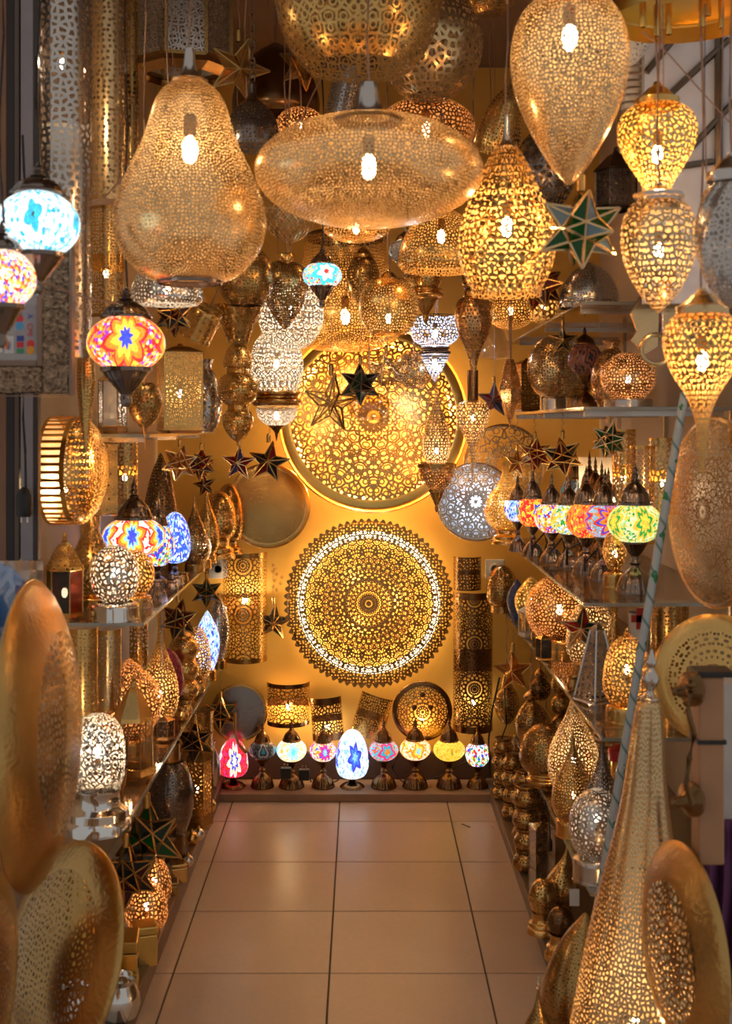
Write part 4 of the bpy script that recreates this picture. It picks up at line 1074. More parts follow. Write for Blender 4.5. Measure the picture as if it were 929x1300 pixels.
pg = thing('power_plug', 'black power plug hanging on a lead in front of the left wall', 'plug', at(31, 656, 2.88))
MB().lathe([(.016, 0), (.019, .006), (.019, .05), (.013, .062), (.006, .07)], 12).build('body', mat('black'), pg, smooth=True)
for q in (-.007, .007): MB().bar((q, 0, -.014), (q, 0, .002), .0022, 6).build('pin', mat('steel'), pg)
cord_part(pg, .066, .9, r=.003, m='black')

# drum-shaped wall lamp with slots, axis across the shop
dl = thing('slotted_drum_lamp', 'round brass drum wall lamp with glowing slots on the left wall', 'lamp', at(66, 597, 3.28), facing((1, -.05, 0)))
sd = 3.28 / F; Rd = 69 * sd
for z0_, z1_ in ((0, .010), (.062, .075)):
    MB().lathe([(Rd, z0_), (Rd, z1_)], 48).build('hoop', mat('gold'), dl, smooth=True)
slat = MB().box((-.0045, Rd - .002, .008), (.0045, Rd, .064)); sm = None
for k in range(44):
    if sm is None: o = slat.build('slat', mat('gold'), dl); sm = o.data
    else: o = bpy.data.objects.new('slat', sm); link(o, dl)
    o.rotation_euler = (0, 0, 2 * PI * k / 44)
MB().lathe([(Rd * 1.0, .075), (Rd * .97, .09), (Rd * .8, .115), (Rd * .5, .135), (0, .145)], 48).build('pierced_face', mat('gold:cell:5:.16:16', sd), dl, smooth=True)
MB().lathe([(Rd * .97, .004), (0, .004)], 48).build('added_reflector', mat('ivory'), dl)  # white disc added inside to catch the bulb's light behind the slots
glow(dl, (-.02, -.05, .035), .12, 4.5, 'warm', .014)
lamp('leaf_sconce', 'long narrow gold leaf-shaped wall lamp pointing down on the left', 'lamp', 109, 3.05, [
    ('shade', 'gold:dots:4:.3', [(.02,0),(.3,.2),(.7,.45),(1,.7),(.9,.88),(.5,1)], 440, 592, 24)], cord='cord')
lantern('gold rectangular box lantern with pierced arches on the left shelf', 228, 3.85, 428, 440, 532, 542, 66, 'gold:loop:6:.2', 'gold', 4, rest=1.555, lit=.9, spin=.35, tint='white')
lamp(PEN, 'three-tiered gold pierced pendant with spire left of the white cup lamp', 'lamp', 302, 4.2, [
    ('spire', 'gold', 'spike', 408, 444, 14), ('upper_shade', 'gold:dots:4:.3', 'bell', 432, 468, 38), ('collar', 'gold', 'ring', 466, 476, 28), ('middle_shade', 'gold:dots:4:.32', 'sphere', 470, 518, 54), ('collar', 'gold', 'ring', 514, 522, 26), ('lower_shade', 'gold:dots:4:.32', 'eggcut', 520, 562, 40)], cord='cord')
lamp(PEN, 'dark pierced cone-bottom lamp just below the sunset mosaic lamp', 'lamp', 184, 3.35, [
    ('shade', 'brass:cell:5:.18', 'ovoid', 486, 544, 44), ('tail', 'copper', 'spikedown', 542, 572, 8)], cord='cord')
lantern('pale glass and metal lantern behind the sunset mosaic lamp on the left shelf', 143, 3.5, 452, 468, 526, 536, 36, ['ivory', 'silver:loop:6:.2'], 'pale', 6, rest=1.555, lit=.6, tint='white')
lamp(TB, 'silver glass vase lamp behind the box lantern on the left shelf', 'lamp', 262, 4.3, [
    ('body', 'silver:cell:6:.2:10', 'vase', 452, 545, 40)], rest=1.555)
sconce('bright half-round wall lamp with curling cut-outs under the left shelf', 158, 556, 640, 34, 4.02, 'gold:cell:6:.14:0', lit=2.2, band=.02, metal='gold', tint='white', yaw=.3)
lantern('brass box lamp with daisy cut-outs under the left shelf', 132, 3.75, 560, 564, 650, 654, 46, 'brass:loop:11:.3', 'brass', 4, spin=.2, cat='lamp', cord=None, name='box_lamp')
sconce('plain gold half-round wall lamp above the small silver ball lamp', 108, 618, 702, 40, 3.95, 'gold:dots:5:.22', band=.12, metal='gold')

# hanging stars on the left
for (lb, x, y, w, d, cols, k, fr, hang) in (
    ('pale brass star under the left shelf, leftmost of the row', 228, 588, 48, 4.05, ['amber'], 12, 'pale', 1.549),
    ('red glass star under the left shelf, second in the row', 255, 590, 42, 4.6, ['red', 'maroon'], 12, 'brass', 1.549),
    ('small brass star just below the second red star', 260, 616, 32, 4.78, ['maroon'], 5, 'brass', 1.549),
    ('red glass star with blue top below the three-tiered pendant', 303, 588, 48, 4.3, ['red', 'red', 'blue'], 5, 'pale', None),
    ('dark glass star left of the upper tray', 341, 587, 56, 4.45, ['dark', 'black', 'red'], 5, 'brass', None),
    ('dark red glass star with brass frame under the middle left shelf', 226, 787, 54, 4.1, ['maroon', 'dark'], 12, 'brass', 1.034),
    ('dark green glass star near the rosette wall lamp', 262, 752, 42, 4.76, ['darkgreen'], 12, 'brass', 1.034),
    ('dark green glass star low on the left, next to the red mosaic lamp', 280, 906, 46, 5.22, ['darkgreen', 'dark'], 12, 'gold', .564),
    ('black glass star low on the left below the column lamp', 247, 942, 54, 4.45, ['black', 'dark'], 12, 'brass', .564),
    ('large green glass star at the lower left under the low shelf', 186, 1066, 98, 3.45, ['darkgreen', 'green', 'dark'], 12, 'brass', .564),
    ('dark red and black glass star at the lower left in front of the green one', 160, 1112, 84, 3.3, ['maroon', 'black', 'dark'], 12, 'brass', .564)):
    star(lb, x, y, w, d, cols, k, fr, hangz=hang + .002 if hang else None, tr=.12 if 'dark' in lb or 'black' in lb else .3, split=w > 80)

# ------------------------------------------------------------------ left middle shelf (1.04 m)
Z1 = 1.04
lamp(TB, 'small silver ball lamp with triangular holes, lit, on the middle left shelf', 'lamp', 146, None, [
    ('base', 'mirror', 'drum', 764, 786, 64), ('shade', 'silver:cell:7:.16', 'ball', 692, 766, 62)], lit=(727, 1.6, 'white'), rest=Z1)
lamp(TB, 'gold ball lamp, lit, half hidden behind the small silver ball lamp', 'lamp', 171, 3.62, [
    ('base', 'gold', 'drum', 754, 770, 44), ('shade', 'gold:cell:6:.14', 'ball', 697, 756, 50)], lit=(725, 1.4), rest=Z1)
mosaic_table('white mosaic table lamp with blue stars and red suns on the middle left shelf', 170, 'starry', 656, 704, 80, 606, 757, 50, d=3.85, rest=Z1, metal='pewter')
mosaic_table('multicoloured mosaic table lamp behind the blue-star mosaic lamp', 200, 'parrot', 664, 718, 44, 632, 744, 30, d=4.1, rest=Z1, metal='pewter')
lamp(TB, 'bright cobalt blue mosaic lamp with rounded shade on the middle left shelf', 'lamp', 222, 4.3, [
    ('base', 'pewter', 'mbase', 706, 730, 26), ('shade', 'mos:cobalt', 'egg', 645, 710, 40)], rest=Z1)
lamp(TB, 'small white glowing flame-shaped lamp on the middle left shelf', 'lamp', 259, 4.62, [
    ('base', 'gold', 'drum', 694, 706, 20), ('shade', 'ivory:loop:4:.13', 'onion', 660, 697, 19)], lit=(678, 3., 'white'), rest=Z1)
lamp(TB, 'brown teardrop lamp behind the white flame-shaped lamp', 'lamp', 247, 4.5, [
    ('base', 'brass', 'drum', 704, 716, 26), ('shade', 'brass:dots:4:.3', 'tear', 618, 708, 38)], rest=Z1)
lamp(TB, 'gold teardrop lamp with tall neck at the far end of the middle left shelf', 'lamp', 262, 4.8, [
    ('base', 'gold', 'drum', 688, 700, 26), ('shade', 'gold:dots:4:.3', 'tear', 600, 692, 34)], rest=Z1)
lamp(TB, 'shiny gold pierced ball lamp on stepped base at the far left shelf end', 'lamp', 277, 4.95, [
    ('base', 'gold', 'step', 668, 696, 44), ('shade', 'gold:dots:4:.3', 'egg', 610, 672, 48)], rest=Z1)
lamp(TB, 'dull gold goblet lamp next to the plain gold tray', 'lamp', 290, 5.12, [
    ('base', 'brass', 'step', 676, 694, 36), ('shade', 'brass:dots:4:.3', 'egg', 604, 680, 40)], rest=Z1)
lamp(TB, 'tall brown bottle-shaped lamp behind the cobalt lamp', 'lamp', 204, 4.52, [
    ('base', 'bronze', 'drum', 704, 722, 34), ('shade', 'bronze:dots:4:.3', 'tearfat', 572, 708, 46)], rest=Z1)
lamp(TB, 'tall gold pierced cone lamp left of the small silver ball lamp', 'lamp', 116, 3.64, [
    ('base', 'gold', 'drum', 760, 774, 48), ('shade', 'gold:cell:7:.2', 'tear', 640, 764, 56)], rest=Z1)
lantern('small brass lantern with green and red glass at the left end of the shelf', 82, 3.42, 676, 724, 778, 786, 46, [pane_mat('lantern_green', (.03, .16, .01), .3), pane_mat('lantern_red', (.3, .03, .01), .3), pane_mat('lantern_dark', (.05, .05, .06), .3)], 'gold', 6, rest=Z1, lit=.4, roof='gold:cell:6:.2:6')
for k, d in enumerate((3.95, 4.06, 4.17)):
    lamp('candle_cup', 'small %s candle cup on the front edge of the middle left shelf' % ('steel', 'silver', 'brass')[k], 'cup', CX - .613 * F / d, d, [
        ('cup', ('steel', 'silver', 'brass')[k], 'cupb', 704, 718, 15)], rest=Z1, group='candle cups on the middle left shelf')
for k, (x, d) in enumerate(((203, 3.74), (187, 3.5))):
    lamp('candle_cup', ('small clear glass cup behind the gold ball lamp on the middle left shelf', 'small clear glass cup right of the small silver ball lamp base')[k], 'cup', x, d, [('cup', 'clear', 'cupb', 742, 760, 17)], rest=Z1, group='glass cups on the middle left shelf')

# lamps hanging on the wall between the two left shelves
for k, (x, y0_, y1_, w, d, m, lb) in enumerate((
    (104, 796, 905, 40, 3.4, 'gold:dots:5:.24', 'gold half-round wall lamp under the middle left shelf, nearest to the large dish'),
    (137, 798, 900, 34, 3.6, 'pale:cell:5:.26', 'pale half-round wall lamp under the middle left shelf, second from the large dish'),
    (176, 790, 880, 24, 4.2, 'brass:dots:5:.3', 'brown half-round wall lamp under the middle left shelf, above the onion lamp'))):
    sconce(lb, x, y0_, y1_, w, d, m, band=.05, metal='gold', yaw=.4)
lamp('glass_rod_pendant', 'twisted clear glass rod hanging under the middle left shelf', 'ornament', 206, 3.95, [('rod', 'clear', [(.6,0),(1,.1),(.6,.2),(1,.3),(.6,.4),(1,.5),(.6,.6),(1,.7),(.6,.8),(1,.9),(.5,1)], 772, 850, 8)], cord='cord', hang=740)

# ------------------------------------------------------------------ left low shelf (0.57 m)
Z2 = .57
lamp(TB, 'large silver oval lamp with swirling cut-outs, lit, on stepped silver base', 'lamp', 124, None, [
    ('base', 'mirror', 'step', 1000, 1053, 84), ('shade', 'silver:loop:12:.11', [(.62,0),(.82,.05),(.96,.2),(1,.42),(.97,.62),(.86,.8),(.62,.93),(.3,.99),(0,1)], 906, 1004, 70)], lit=(955, 2.6, 'white'), rest=Z2)
cb = lamp('crown_candle_holder', 'dark gold crown-shaped candle bowl behind the silver oval lamp', 'bowl', 140, 3.3, [('bowl', 'brass', [(.3,0),(.6,.04),(.85,.25),(.95,.5)], 880, 960, 46)], rest=Z2)
b = MB(); sR = 46 * 3.3 / F / 2
for k in range(8):
    a = 2 * PI * k / 8; da = PI / 8
    P = lambda an, r, z: (r * math.sin(an), r * math.cos(an), z)
    b.poly([P(a - da, sR * .95, .085), P(a + da, sR * .95, .085), P(a + da * .5, sR * 1.03, .12), P(a, sR * 1.1, .15), P(a - da * .5, sR * 1.03, .12)])
b.build('crown_points', mat('bronze'), cb)
lamp(TB, 'glowing copper onion-shaped lamp with pointed top on the low left shelf', 'lamp', 164, 3.75, [
    ('base', 'gold', 'drum', 938, 958, 40), ('shade', 'copper:cell:6:.14', 'onion', 836, 942, 84)], lit=(892, 1.5), rest=Z2)
lamp(TB, 'glowing gold teardrop lamp with tall neck behind the onion lamp', 'lamp', 203, 4.05, [
    ('base', 'gold', 'mbase', 916, 930, 34), ('shade', 'gold:cell:5:.14', 'tear', 788, 920, 48)], lit=(885, 1.8, 'white'), rest=Z2)
lamp(TB, 'dark red round mosaic lamp behind the teardrop lamp on the low left shelf', 'lamp', 212, 4.38, [
    ('base', 'brass', 'drum', 888, 900, 28), ('shade', 'mos:garnet', 'egg', 826, 892, 44)], rest=Z2)
lantern('small brass and glass hexagonal lantern beside the silver oval lamp', 170, 3.5, 890, 948, 1008, 1022, 46, 'clear', 'gold', 6, rest=Z2)
lamp('column_lamp', 'three-lobed pale gold pierced column lamp on the low left shelf', 'lamp', 233, 4.5, [
    ('lower_lobe', 'gold:loop:6:.25', 'globe', 862, 888, 40), ('middle_lobe', 'gold:loop:6:.25', 'globe', 836, 864, 40), ('upper_lobe', 'gold:loop:6:.25', 'globe', 810, 838, 40), ('cap', 'gold', 'cap', 796, 812, 22)], rest=Z2)
lamp(TB, 'gold teardrop lamp with glowing blue mosaic side on the low left shelf', 'lamp', 263, 4.85, [
    ('base', 'gold', 'drum', 836, 850, 24), ('shade', 'mos:bluegold', 'onion', 762, 840, 32)], rest=Z2)
lamp(TB, 'glowing gold pierced lamp left of the blue mosaic teardrop', 'lamp', 250, 4.7, [
    ('base', 'gold', 'drum', 846, 858, 24), ('shade', 'gold:cell:4:.14', 'egg', 780, 850, 36)], lit=(815, 1.3, 'white'), rest=Z2)
lamp(TB, 'thin dark silver teardrop lamp at the far end of the low left shelf', 'lamp', 277, 5.08, [
    ('base', 'brass', 'drum', 826, 838, 20), ('shade', 'silver:dots:4:.3', 'onion', 742, 830, 30)], rest=Z2)
for k, d in enumerate((4.18, 4.27, 4.6, 5.14, 5.21)):
    lamp('tealight_cup', 'small gold tealight cup on the low left shelf, %s' % ('nearest to the camera', 'second nearest to the camera', 'the middle one of five', 'last but one', 'nearest to the back wall')[k], 'cup', CX - .615 * F / d, d, [
        ('cup', 'gold', 'cupb', 885, 900, 15), ('rim', 'pale', 'ring', 883, 886, 13)], rest=Z2, group='tealight cups on the low left shelf')
lantern('dark pierced glass tray lantern at the front edge of the low left shelf', 208, 3.92, 940, 946, 966, 972, 26, 'pewter:loop:6:.2', 'pale', 6, rest=Z2)

# ------------------------------------------------------------------ left bottom ledge
Z3 = .058
lamp('pierced_vase', 'dark round pierced metal vase with neck on the lower left ledge', 'vase', 215, 4.3, [
    ('foot', 'bronze', 'drum', 1070, 1104, 40), ('body', 'pewter:cell:3.6:.24', 'globe', 982, 1072, 62), ('neck', 'brass', 'ring', 958, 988, 28)], rest=Z3)
lantern('tall brass hexagonal lantern on the lower left ledge near the back', 250, 4.6, 904, 966, 1036, 1056, 38, 'gold:cell:5:.22', 'brass', 6, rest=Z3, lit=.35)
lamp('pierced_cylinder', 'brown pierced cylinder lamp behind the tall brass lantern', 'lamp', 254, 4.9, [('body', 'brass:dots:4:.3', 'cyl', 910, 1030, 34)], rest=Z3)
lamp('glass_vase', 'slim shiny glass vase at the back end of the lower left ledge', 'vase', 268, 5.1, [('body', 'steel', 'vase', 950, 1012, 24)], rest=Z3)
lamp(TB, 'glowing copper egg lamp with leaf holes low on the left ledge', 'lamp', 186, 3.62, [
    ('base', 'brass', 'drum', 1190, 1206, 34), ('shade', 'copper:cell:5.5:.15', 'egg', 1132, 1194, 54)], lit=(1165, 1.5), rest=Z3)
lamp(TB, 'copper egg lamp behind the glowing one on the left ledge', 'lamp', 196, 3.82, [
    ('base', 'brass', 'drum', 1150, 1164, 30), ('shade', 'copper:cell:5.5:.16', 'egg', 1096, 1154, 44)], lit=(1125, .9), rest=Z3)
lamp(TB, 'pale pierced cone lamp behind the large green star on the left ledge', 'lamp', 190, 4.0, [
    ('shade', 'gold:cell:5:.2', 'tearfat', 1050, 1130, 40)], rest=Z3)
def gbox(label, x, y0_, y1_, w, d, m, rz=.25, hole=False, name='metal_box'):
    s_ = d / F; base = at(x, y1_, d); base.z = Z3
    r_ = thing(name, label, 'box', base, (0, 0, rz)); W2 = w * s_ / 2; h = (y1_ - y0_) * s_
    MB().box((-W2, -W2, 0), (W2, W2, h * .78)).build('body', mat(m), r_, bevel=.003)
    MB().box((-W2 * 1.04, -W2 * 1.04, h * .79), (W2 * 1.04, W2 * 1.04, h)).build('lid', mat(m), r_, bevel=.004)
    if hole: MB().lathe([(.014, 0), (.014, .003), (0, .003)], 20).build('round_hole', mat('black'), r_, (W2 - .001, 0, h * .5), (0, PI / 2, 0))
    return r_
gbox('large golden metal box with a round hole on the lower left ledge', 152, 1200, 1272, 46, 3.28, 'gilt', .12, True)
gbox('small golden lidded box in front of the copper egg lamps', 183, 1186, 1236, 30, 3.46, 'gilt', .3)
gbox('tiny golden box behind the copper egg lamps', 226, 1120, 1144, 20, 4.08, 'gold', .3)
gbox('tiny brown box near the silver balls on the ledge', 216, 1140, 1160, 20, 3.95, 'brass', .2)
lamp('candle_pot', 'round mirrored silver candle pot at the bottom left', 'pot', 153, 3.13, [
    ('body', 'mirror', [(.5,0),(.85,.1),(1,.35),(.95,.6),(.76,.78),(.7,.86),(.8,.97),(.84,1),(.74,.97),(.62,.85),(.6,.4)], 1250, 1304, 50)], rest=Z3)
lamp('candle_pot', 'smaller mirrored silver pot behind the leaning dish at the bottom left', 'pot', 97, 3.1, [('body', 'mirror', 'cupb', 1262, 1312, 44)], rest=Z3)
for k in range(5):
    lamp('silver_bowl', 'thin silver bowl in the small stack behind the large golden box, %s' % ('lowest', 'second from below', 'middle one', 'second from above', 'topmost')[k], 'bowl', 142, 3.5, [
        ('bowl', 'steel', [(.3,0),(.7,.15),(1,1),(.96,1),(.66,.25),(0,.15)], 1160, 1178, 36)], rest=.19 + k * .012, group='stack of silver bowls')
lamp('bowl_stand', 'brass stand carrying the stack of silver bowls', 'stand', 142, 3.5, [('stand', 'brass', 'vase', 1176, 1236, 34)], rest=Z3)
random.seed(11)
for k, (d, m, w) in enumerate(((4.155, 'silver', 16), (4.215, 'mirror', 14), (4.42, 'gold', 18), (4.48, 'mirror', 15), (4.75, 'silver', 17), (4.81, 'gold', 16))):
    lamp('bauble', 'small shiny round bauble on the edge of the left ledge, %s' % ('silver, nearest', 'mirrored, second nearest', 'gold, beside the dark vase', 'mirrored, beside the dark vase', 'silver, beside the tall lantern', 'gold, farthest')[k], 'ornament', CX - .618 * F / d + (6 if k % 2 else 0), d, [('ball', m, 'ball', 1050 - w, 1050, w), ('cap', 'brass', 'cap', 1046 - w, 1052 - w, w * .4)], rest=Z3, group='baubles on the left ledge')
gbox('gold lidded casket on the ledge behind the leaning dish', 118, 1180, 1230, 36, 3.4, 'gold', .1)
lamp('bottle_lamp', 'amber gold bottle lamp under the low shelf at the left', 'lamp', 100, 3.18, [('body', 'gilt', 'tearfat', 1056, 1290, 40)], rest=Z3)
# ------------------------------------------------------------------ right: things near the front
lamp('floor_lamp', 'giant tall cone-shaped pierced floor lamp glowing at the lower right', 'lamp', 800, 2.75, [
    ('shade', 'pale:cell:6.5:.19', 'giant', 838, 1412, 172), ('finial', 'silver', 'finial', 812, 880, 26)],
    lit=((1290, 1.5),), rest=.012, rot=(0, .045, 0), bulbsize=.02)
def pole_mat():
    t = NT('wrapped_pole'); co = t.n('ShaderNodeTexCoord').outputs['Object']; x, y, z = t.xyz(co)
    a = t.math('ARCTAN2', y, x)
    f = t.math('FRACT', t.math('ADD', t.math('MULTIPLY', z, 16.), t.math('DIVIDE', a, 2 * PI)))
    n = t.n('ShaderNodeTexNoise'); n.inputs['Scale'].default_value = 30; t.l(co, n.inputs['Vector'])
    c = t.mixc(t.math('LESS_THAN', f, .14), (.46, .52, .54), (.16, .26, .24))
    c = t.mixc(t.math('GREATER_THAN', n.outputs[0], .66), c, (.03, .22, .08))
    p = t.princ(Base_Color=c, Roughness=.25); t.l(p.outputs[0], t.out.inputs[0]); return t.m
A = at(724, 1366, 2.98); A.z = .012; B_p = at(869, 498, 3.0)
pr_ = thing('pole', 'slanting pole wrapped in pale blue striped plastic on the right', 'pole', A, (B_p - A).to_track_quat('Z', 'Y').to_euler())
Lp = (B_p - A).length
MB().lathe([(.0105, 0), (.0105, Lp)], 16).build('shaft', pole_mat(), pr_, smooth=True)
MB().lathe([(.012, 0), (.012, .02), (0, .022)], 16).build('end_cap', mat('black'), pr_, (0, 0, Lp), smooth=True)
tray('large oval gold filigree dish on the right wall', 903, 650, 122, 2.9, ('brass:loop:10:.11:10', 'pale'), facing((-.97, -.2, .02)), dome=.10, rimw=.05, name='filigree_dish')
tray('round gold pierced tray below the filigree dish at the right', 908, 862, 82, 2.88, ('gold:dots:8:.28:24', 'gold'), facing((-.5, -.84, .2)), dome=.12, rimw=.22)
tray('pale gold dish standing on edge at the lower right corner', 866, 1206, 132, 2.42, ('brass:cell:10:.16', 'tanned'), facing((-.96, -.14, .02)), dome=.22, rimw=.36)
wp = thing('wooden_post', 'wooden post carrying a brass door knocker at the right edge', 'post', at(898, 1092, 2.42))
sp = 2.42 / F
MB().box((-16 * sp, -.03, 0), (16 * sp, .03, 236 * sp)).build('post', simple('post_wood', (.46, .23, .11), .5), wp, bevel=.004)
MB().box((-19 * sp, -.035, 236 * sp), (30 * sp, .035, 243 * sp)).build('black_top', mat('black'), wp, bevel=.003)
MB().box((-18 * sp, -.033, 152 * sp), (18 * sp, .033, 157 * sp)).build('strap', mat('black'), wp)
kn = thing('door_knocker', 'heavy old brass door handle with two round bosses on the wooden post', 'knocker', at(884, 1030, 2.36))
for z in (10, 148):
    MB().lathe([(22 * sp, 0), (22 * sp, .006), (16 * sp, .014), (8 * sp, .03), (5 * sp, .05), (0, .055)], 24).build('boss', mat('bronze'), kn, (0, .028, z * sp), facing((-.85, -.5, 0)), smooth=True)
MB().tube([(-12 * sp, -.025, 150 * sp), (-16 * sp, -.03, 130 * sp), (-8 * sp, -.03, 100 * sp), (-14 * sp, -.03, 70 * sp), (-18 * sp, -.03, 40 * sp), (-10 * sp, -.026, 14 * sp)], .0055, 10).build('grip', mat('bronze'), kn, smooth=True)
MB().lathe([(r * .012, z * .035) for r, z in SH['finial']], 12).build('finial', mat('bronze'), kn, (-12 * sp, -.025, 150 * sp), smooth=True)
b = MB(); gr = []
for j in range(16):
    gr.append([at(886 + 6 * i + 3 * math.sin(j * .4), 1040 + 16 * j, 2.62 + .018 * math.sin(i * 1.9 + j * .15)) for i in range(11)])
b.grid(gr)
o = b.build('purple_cloth', simple('purple_cloth', (.13, .035, .11), .8), smooth=True); so_ = o.modifiers.new('thick', 'SOLIDIFY'); so_.thickness = .003
tag(o, 'purple cloth hanging behind the dish at the lower right', 'cloth')
o = MB().bar(at(893, 1296, 2.3), at(945, 1262, 2.3), .009, 10).build('grey_rod', mat('steel'), smooth=True); tag(o, 'grey metal rod end at the bottom right corner', 'rod')
struct(MB().box((at(917, 0, 2.75).x, 2.74, 0), (at(1000, 0, 2.75).x, 2.9, at(0, 868, 2.75).z)).build('wall_front_right', simple('white_brick', (.55, .50, .46), .7)))
lamp('floor_lamp', 'slim spire-topped pierced lamp at the bottom edge right of the floor', 'lamp', 683, 3.0, [
    ('shade', 'brass:cell:5:.2', 'tear', 1236, 1340, 46), ('finial', 'silver', 'finial', 1224, 1240, 6)], rest=.002)
lamp('floor_lamp', 'onion-shaped bronze pierced lamp leaning beside the giant cone lamp', 'lamp', 728, 3.14, [
    ('shade', 'brass:cell:4.5:.24', 'tearfat', 1162, 1322, 92)], rest=.004, rot=(0, .10, 0))

# ------------------------------------------------------------------ right top shelf (1.92 m) and eye-level shelf (1.63 m)
lamp(TB, 'white-silver dome shade standing on the highest right shelf', 'lamp', 748, 3.55, [
    ('shade', 'silver:dots:4:.26', 'bell', 300, 356, 74), ('rim', 'silver', 'ring', 352, 358, 78)], rest=1.92)
star('dark red glass star hanging beside the highest right shelf', 684, 362, 70, 3.6, ['red', 'maroon'], 12, 'brass', tr=.2)
lamp(TB, 'glowing gold round lamp under the dark red star', 'lamp', 648, 4.35, [
    ('shade', 'gold:cell:4:.15', 'sphere', 372, 424, 66)], lit=(400, .6), rest=1.92)
lamp(TB, 'gold pierced cylinder beside the red star on the highest right shelf', 'lamp', 690, 4.0, [('shade', 'gold:cell:7:.15', 'cyl', 370, 415, 34)], lit=(395, .5), rest=1.92)
z_ = 1.63
lamp(TB, 'large finely dotted brown globe lamp on the eye-level right shelf', 'lamp', 702, 4.1, [
    ('base', 'steel', 'drum', 506, 524, 34), ('shade', 'pale:dots:3.6:.33', 'ball', 430, 508, 66)], rest=z_)
lamp(TB, 'brown patterned globe lamp half hidden behind the finely dotted one', 'lamp', 728, 4.4, [
    ('base', 'brass', 'drum', 500, 520, 30), ('shade', 'brass:cell:4:.2', 'ball', 452, 506, 48)], rest=z_)
mosaic_table('unlit dark orange mosaic lamp on the eye-level right shelf', 742, 'rust', 428, 470, 44, 408, 514, 34, d=3.9, rest=z_, metal='bronze')
lamp(TB, 'brown pierced egg vase behind the rosy ball lamp', 'lamp', 776, 3.75, [('shade', 'copper:cell:5:.2', 'vase', 418, 505, 52)], rest=z_)
lamp(TB, 'rosy gold ball lamp, lit, on the eye-level right shelf', 'lamp', 797, 3.45, [
    ('base', 'steel', 'drum', 494, 506, 64), ('shade', 'copper:cell:4.2:.2', 'ball', 436, 497, 70)], lit=(470, 1.0, 'white'), rest=z_)
lantern('tapered gold hanging lantern shaped like a drop at the right of the upper tray', 648, 4.3, 456, 470, 500, 502, 30, 'gold:dots:4:.3', 'brass', 4, cord='cord', spin=.5, taper=.5)
lamp(PEN, 'brown diamond-shaped pierced lamp hanging at the right of the upper tray', 'lamp', 647, 4.15, [('shade', 'copper:dots:4:.26', 'diamond', 456, 542, 32, {'n': 6, 'smooth': False})], cord='cord')
lantern('tall brown box lantern beside the diamond-shaped lamp', 668, 4.45, 460, 468, 522, 528, 34, 'brass:dots:4:.3', 'brass', 4, rest=z_, spin=.3)
star('small dark glass star in front of the dotted globe lamp', 714, 432, 40, 3.8, ['dark', 'amber'], 5, 'brass', hangz=1.914)
for (lb, x, y, w, d, cols, k, fr, hang) in (
    ('red glass star hanging above the row of mosaic lamps', 679, 577, 46, 4.36, ['red'], 12, 'gold', 1.624),
    ('dark glass star with gold frame above the row of mosaic lamps', 714, 580, 54, 3.95, ['dark', 'maroon'], 12, 'gold', 1.624),
    ('green glass star with pale frame above the row of mosaic lamps', 773, 559, 50, 3.6, ['green', 'green', 'dark'], 12, 'pale', 1.624),
    ('small pale brass star behind the red star on the right', 656, 588, 36, 4.88, ['amber'], 5, 'gold', 1.624),
    ('blue, white and red glass star by the right end of the upper tray', 627, 508, 46, 4.5, ['blue', 'red', 'clearish'], 5, 'dark', None),
    ('multicoloured glass star with pale frame in front of the glowing right bowl lamp', 739, 800, 62, 3.72, ['darkgreen', 'red', 'clearish', 'amber'], 5, 'pale', 1.094),
    ('plain brass star under the right glass shelf near the back wall', 651, 852, 54, 4.95, ['amber'], 5, 'gold', .794)):
    star(lb, x, y, w, d, cols, k, fr, hangz=hang, tr=.25)
pd_ = thing('glass_pendant_dome', 'clear glass dome with blue sheen hanging right of the upper tray', 'lamp', at(622, 455, 4.75))
MB().lathe([(r * .08, z * .16) for r, z in SH['dome']], 36).build('dome', mat('clear'), pd_, smooth=True)
cord_part(pd_, .16, CEIL - pd_.location.z)
kno = thing('carved_knocker', 'carved brass ornament with a ring hanging behind the egg-shaped pendant', 'ornament', at(838, 460, 3.15))
sk = 3.15 / F
b = MB()
for sgn in (-1, 1):
    pts = [(sgn * 2, 90), (sgn * 26, 84), (sgn * 38, 62), (sgn * 30, 40), (sgn * 38, 28), (sgn * 20, 10), (sgn * 4, 20)]
    if sgn < 0: pts = pts[::-1]
    b.poly([(x * sk, -.008, z * sk) for x, z in pts]); b.poly([(x * sk, .008, z * sk) for x, z in pts[::-1]])
    for k in range(len(pts)):
        (x0, z0_), (x1, z1_) = pts[k], pts[(k + 1) % len(pts)]
        b.poly([(x0 * sk, .008, z0_ * sk), (x1 * sk, .008, z1_ * sk), (x1 * sk, -.008, z1_ * sk), (x0 * sk, -.008, z0_ * sk)])
b.build('plate', mat('pale'), kno)
MB().torus((-6 * sk, -.012, 16 * sk), 19 * sk, .006, 'Y', 28, 8).build('ring', mat('pale'), kno, smooth=True)
cord_part(kno, .18, CEIL - kno.location.z)

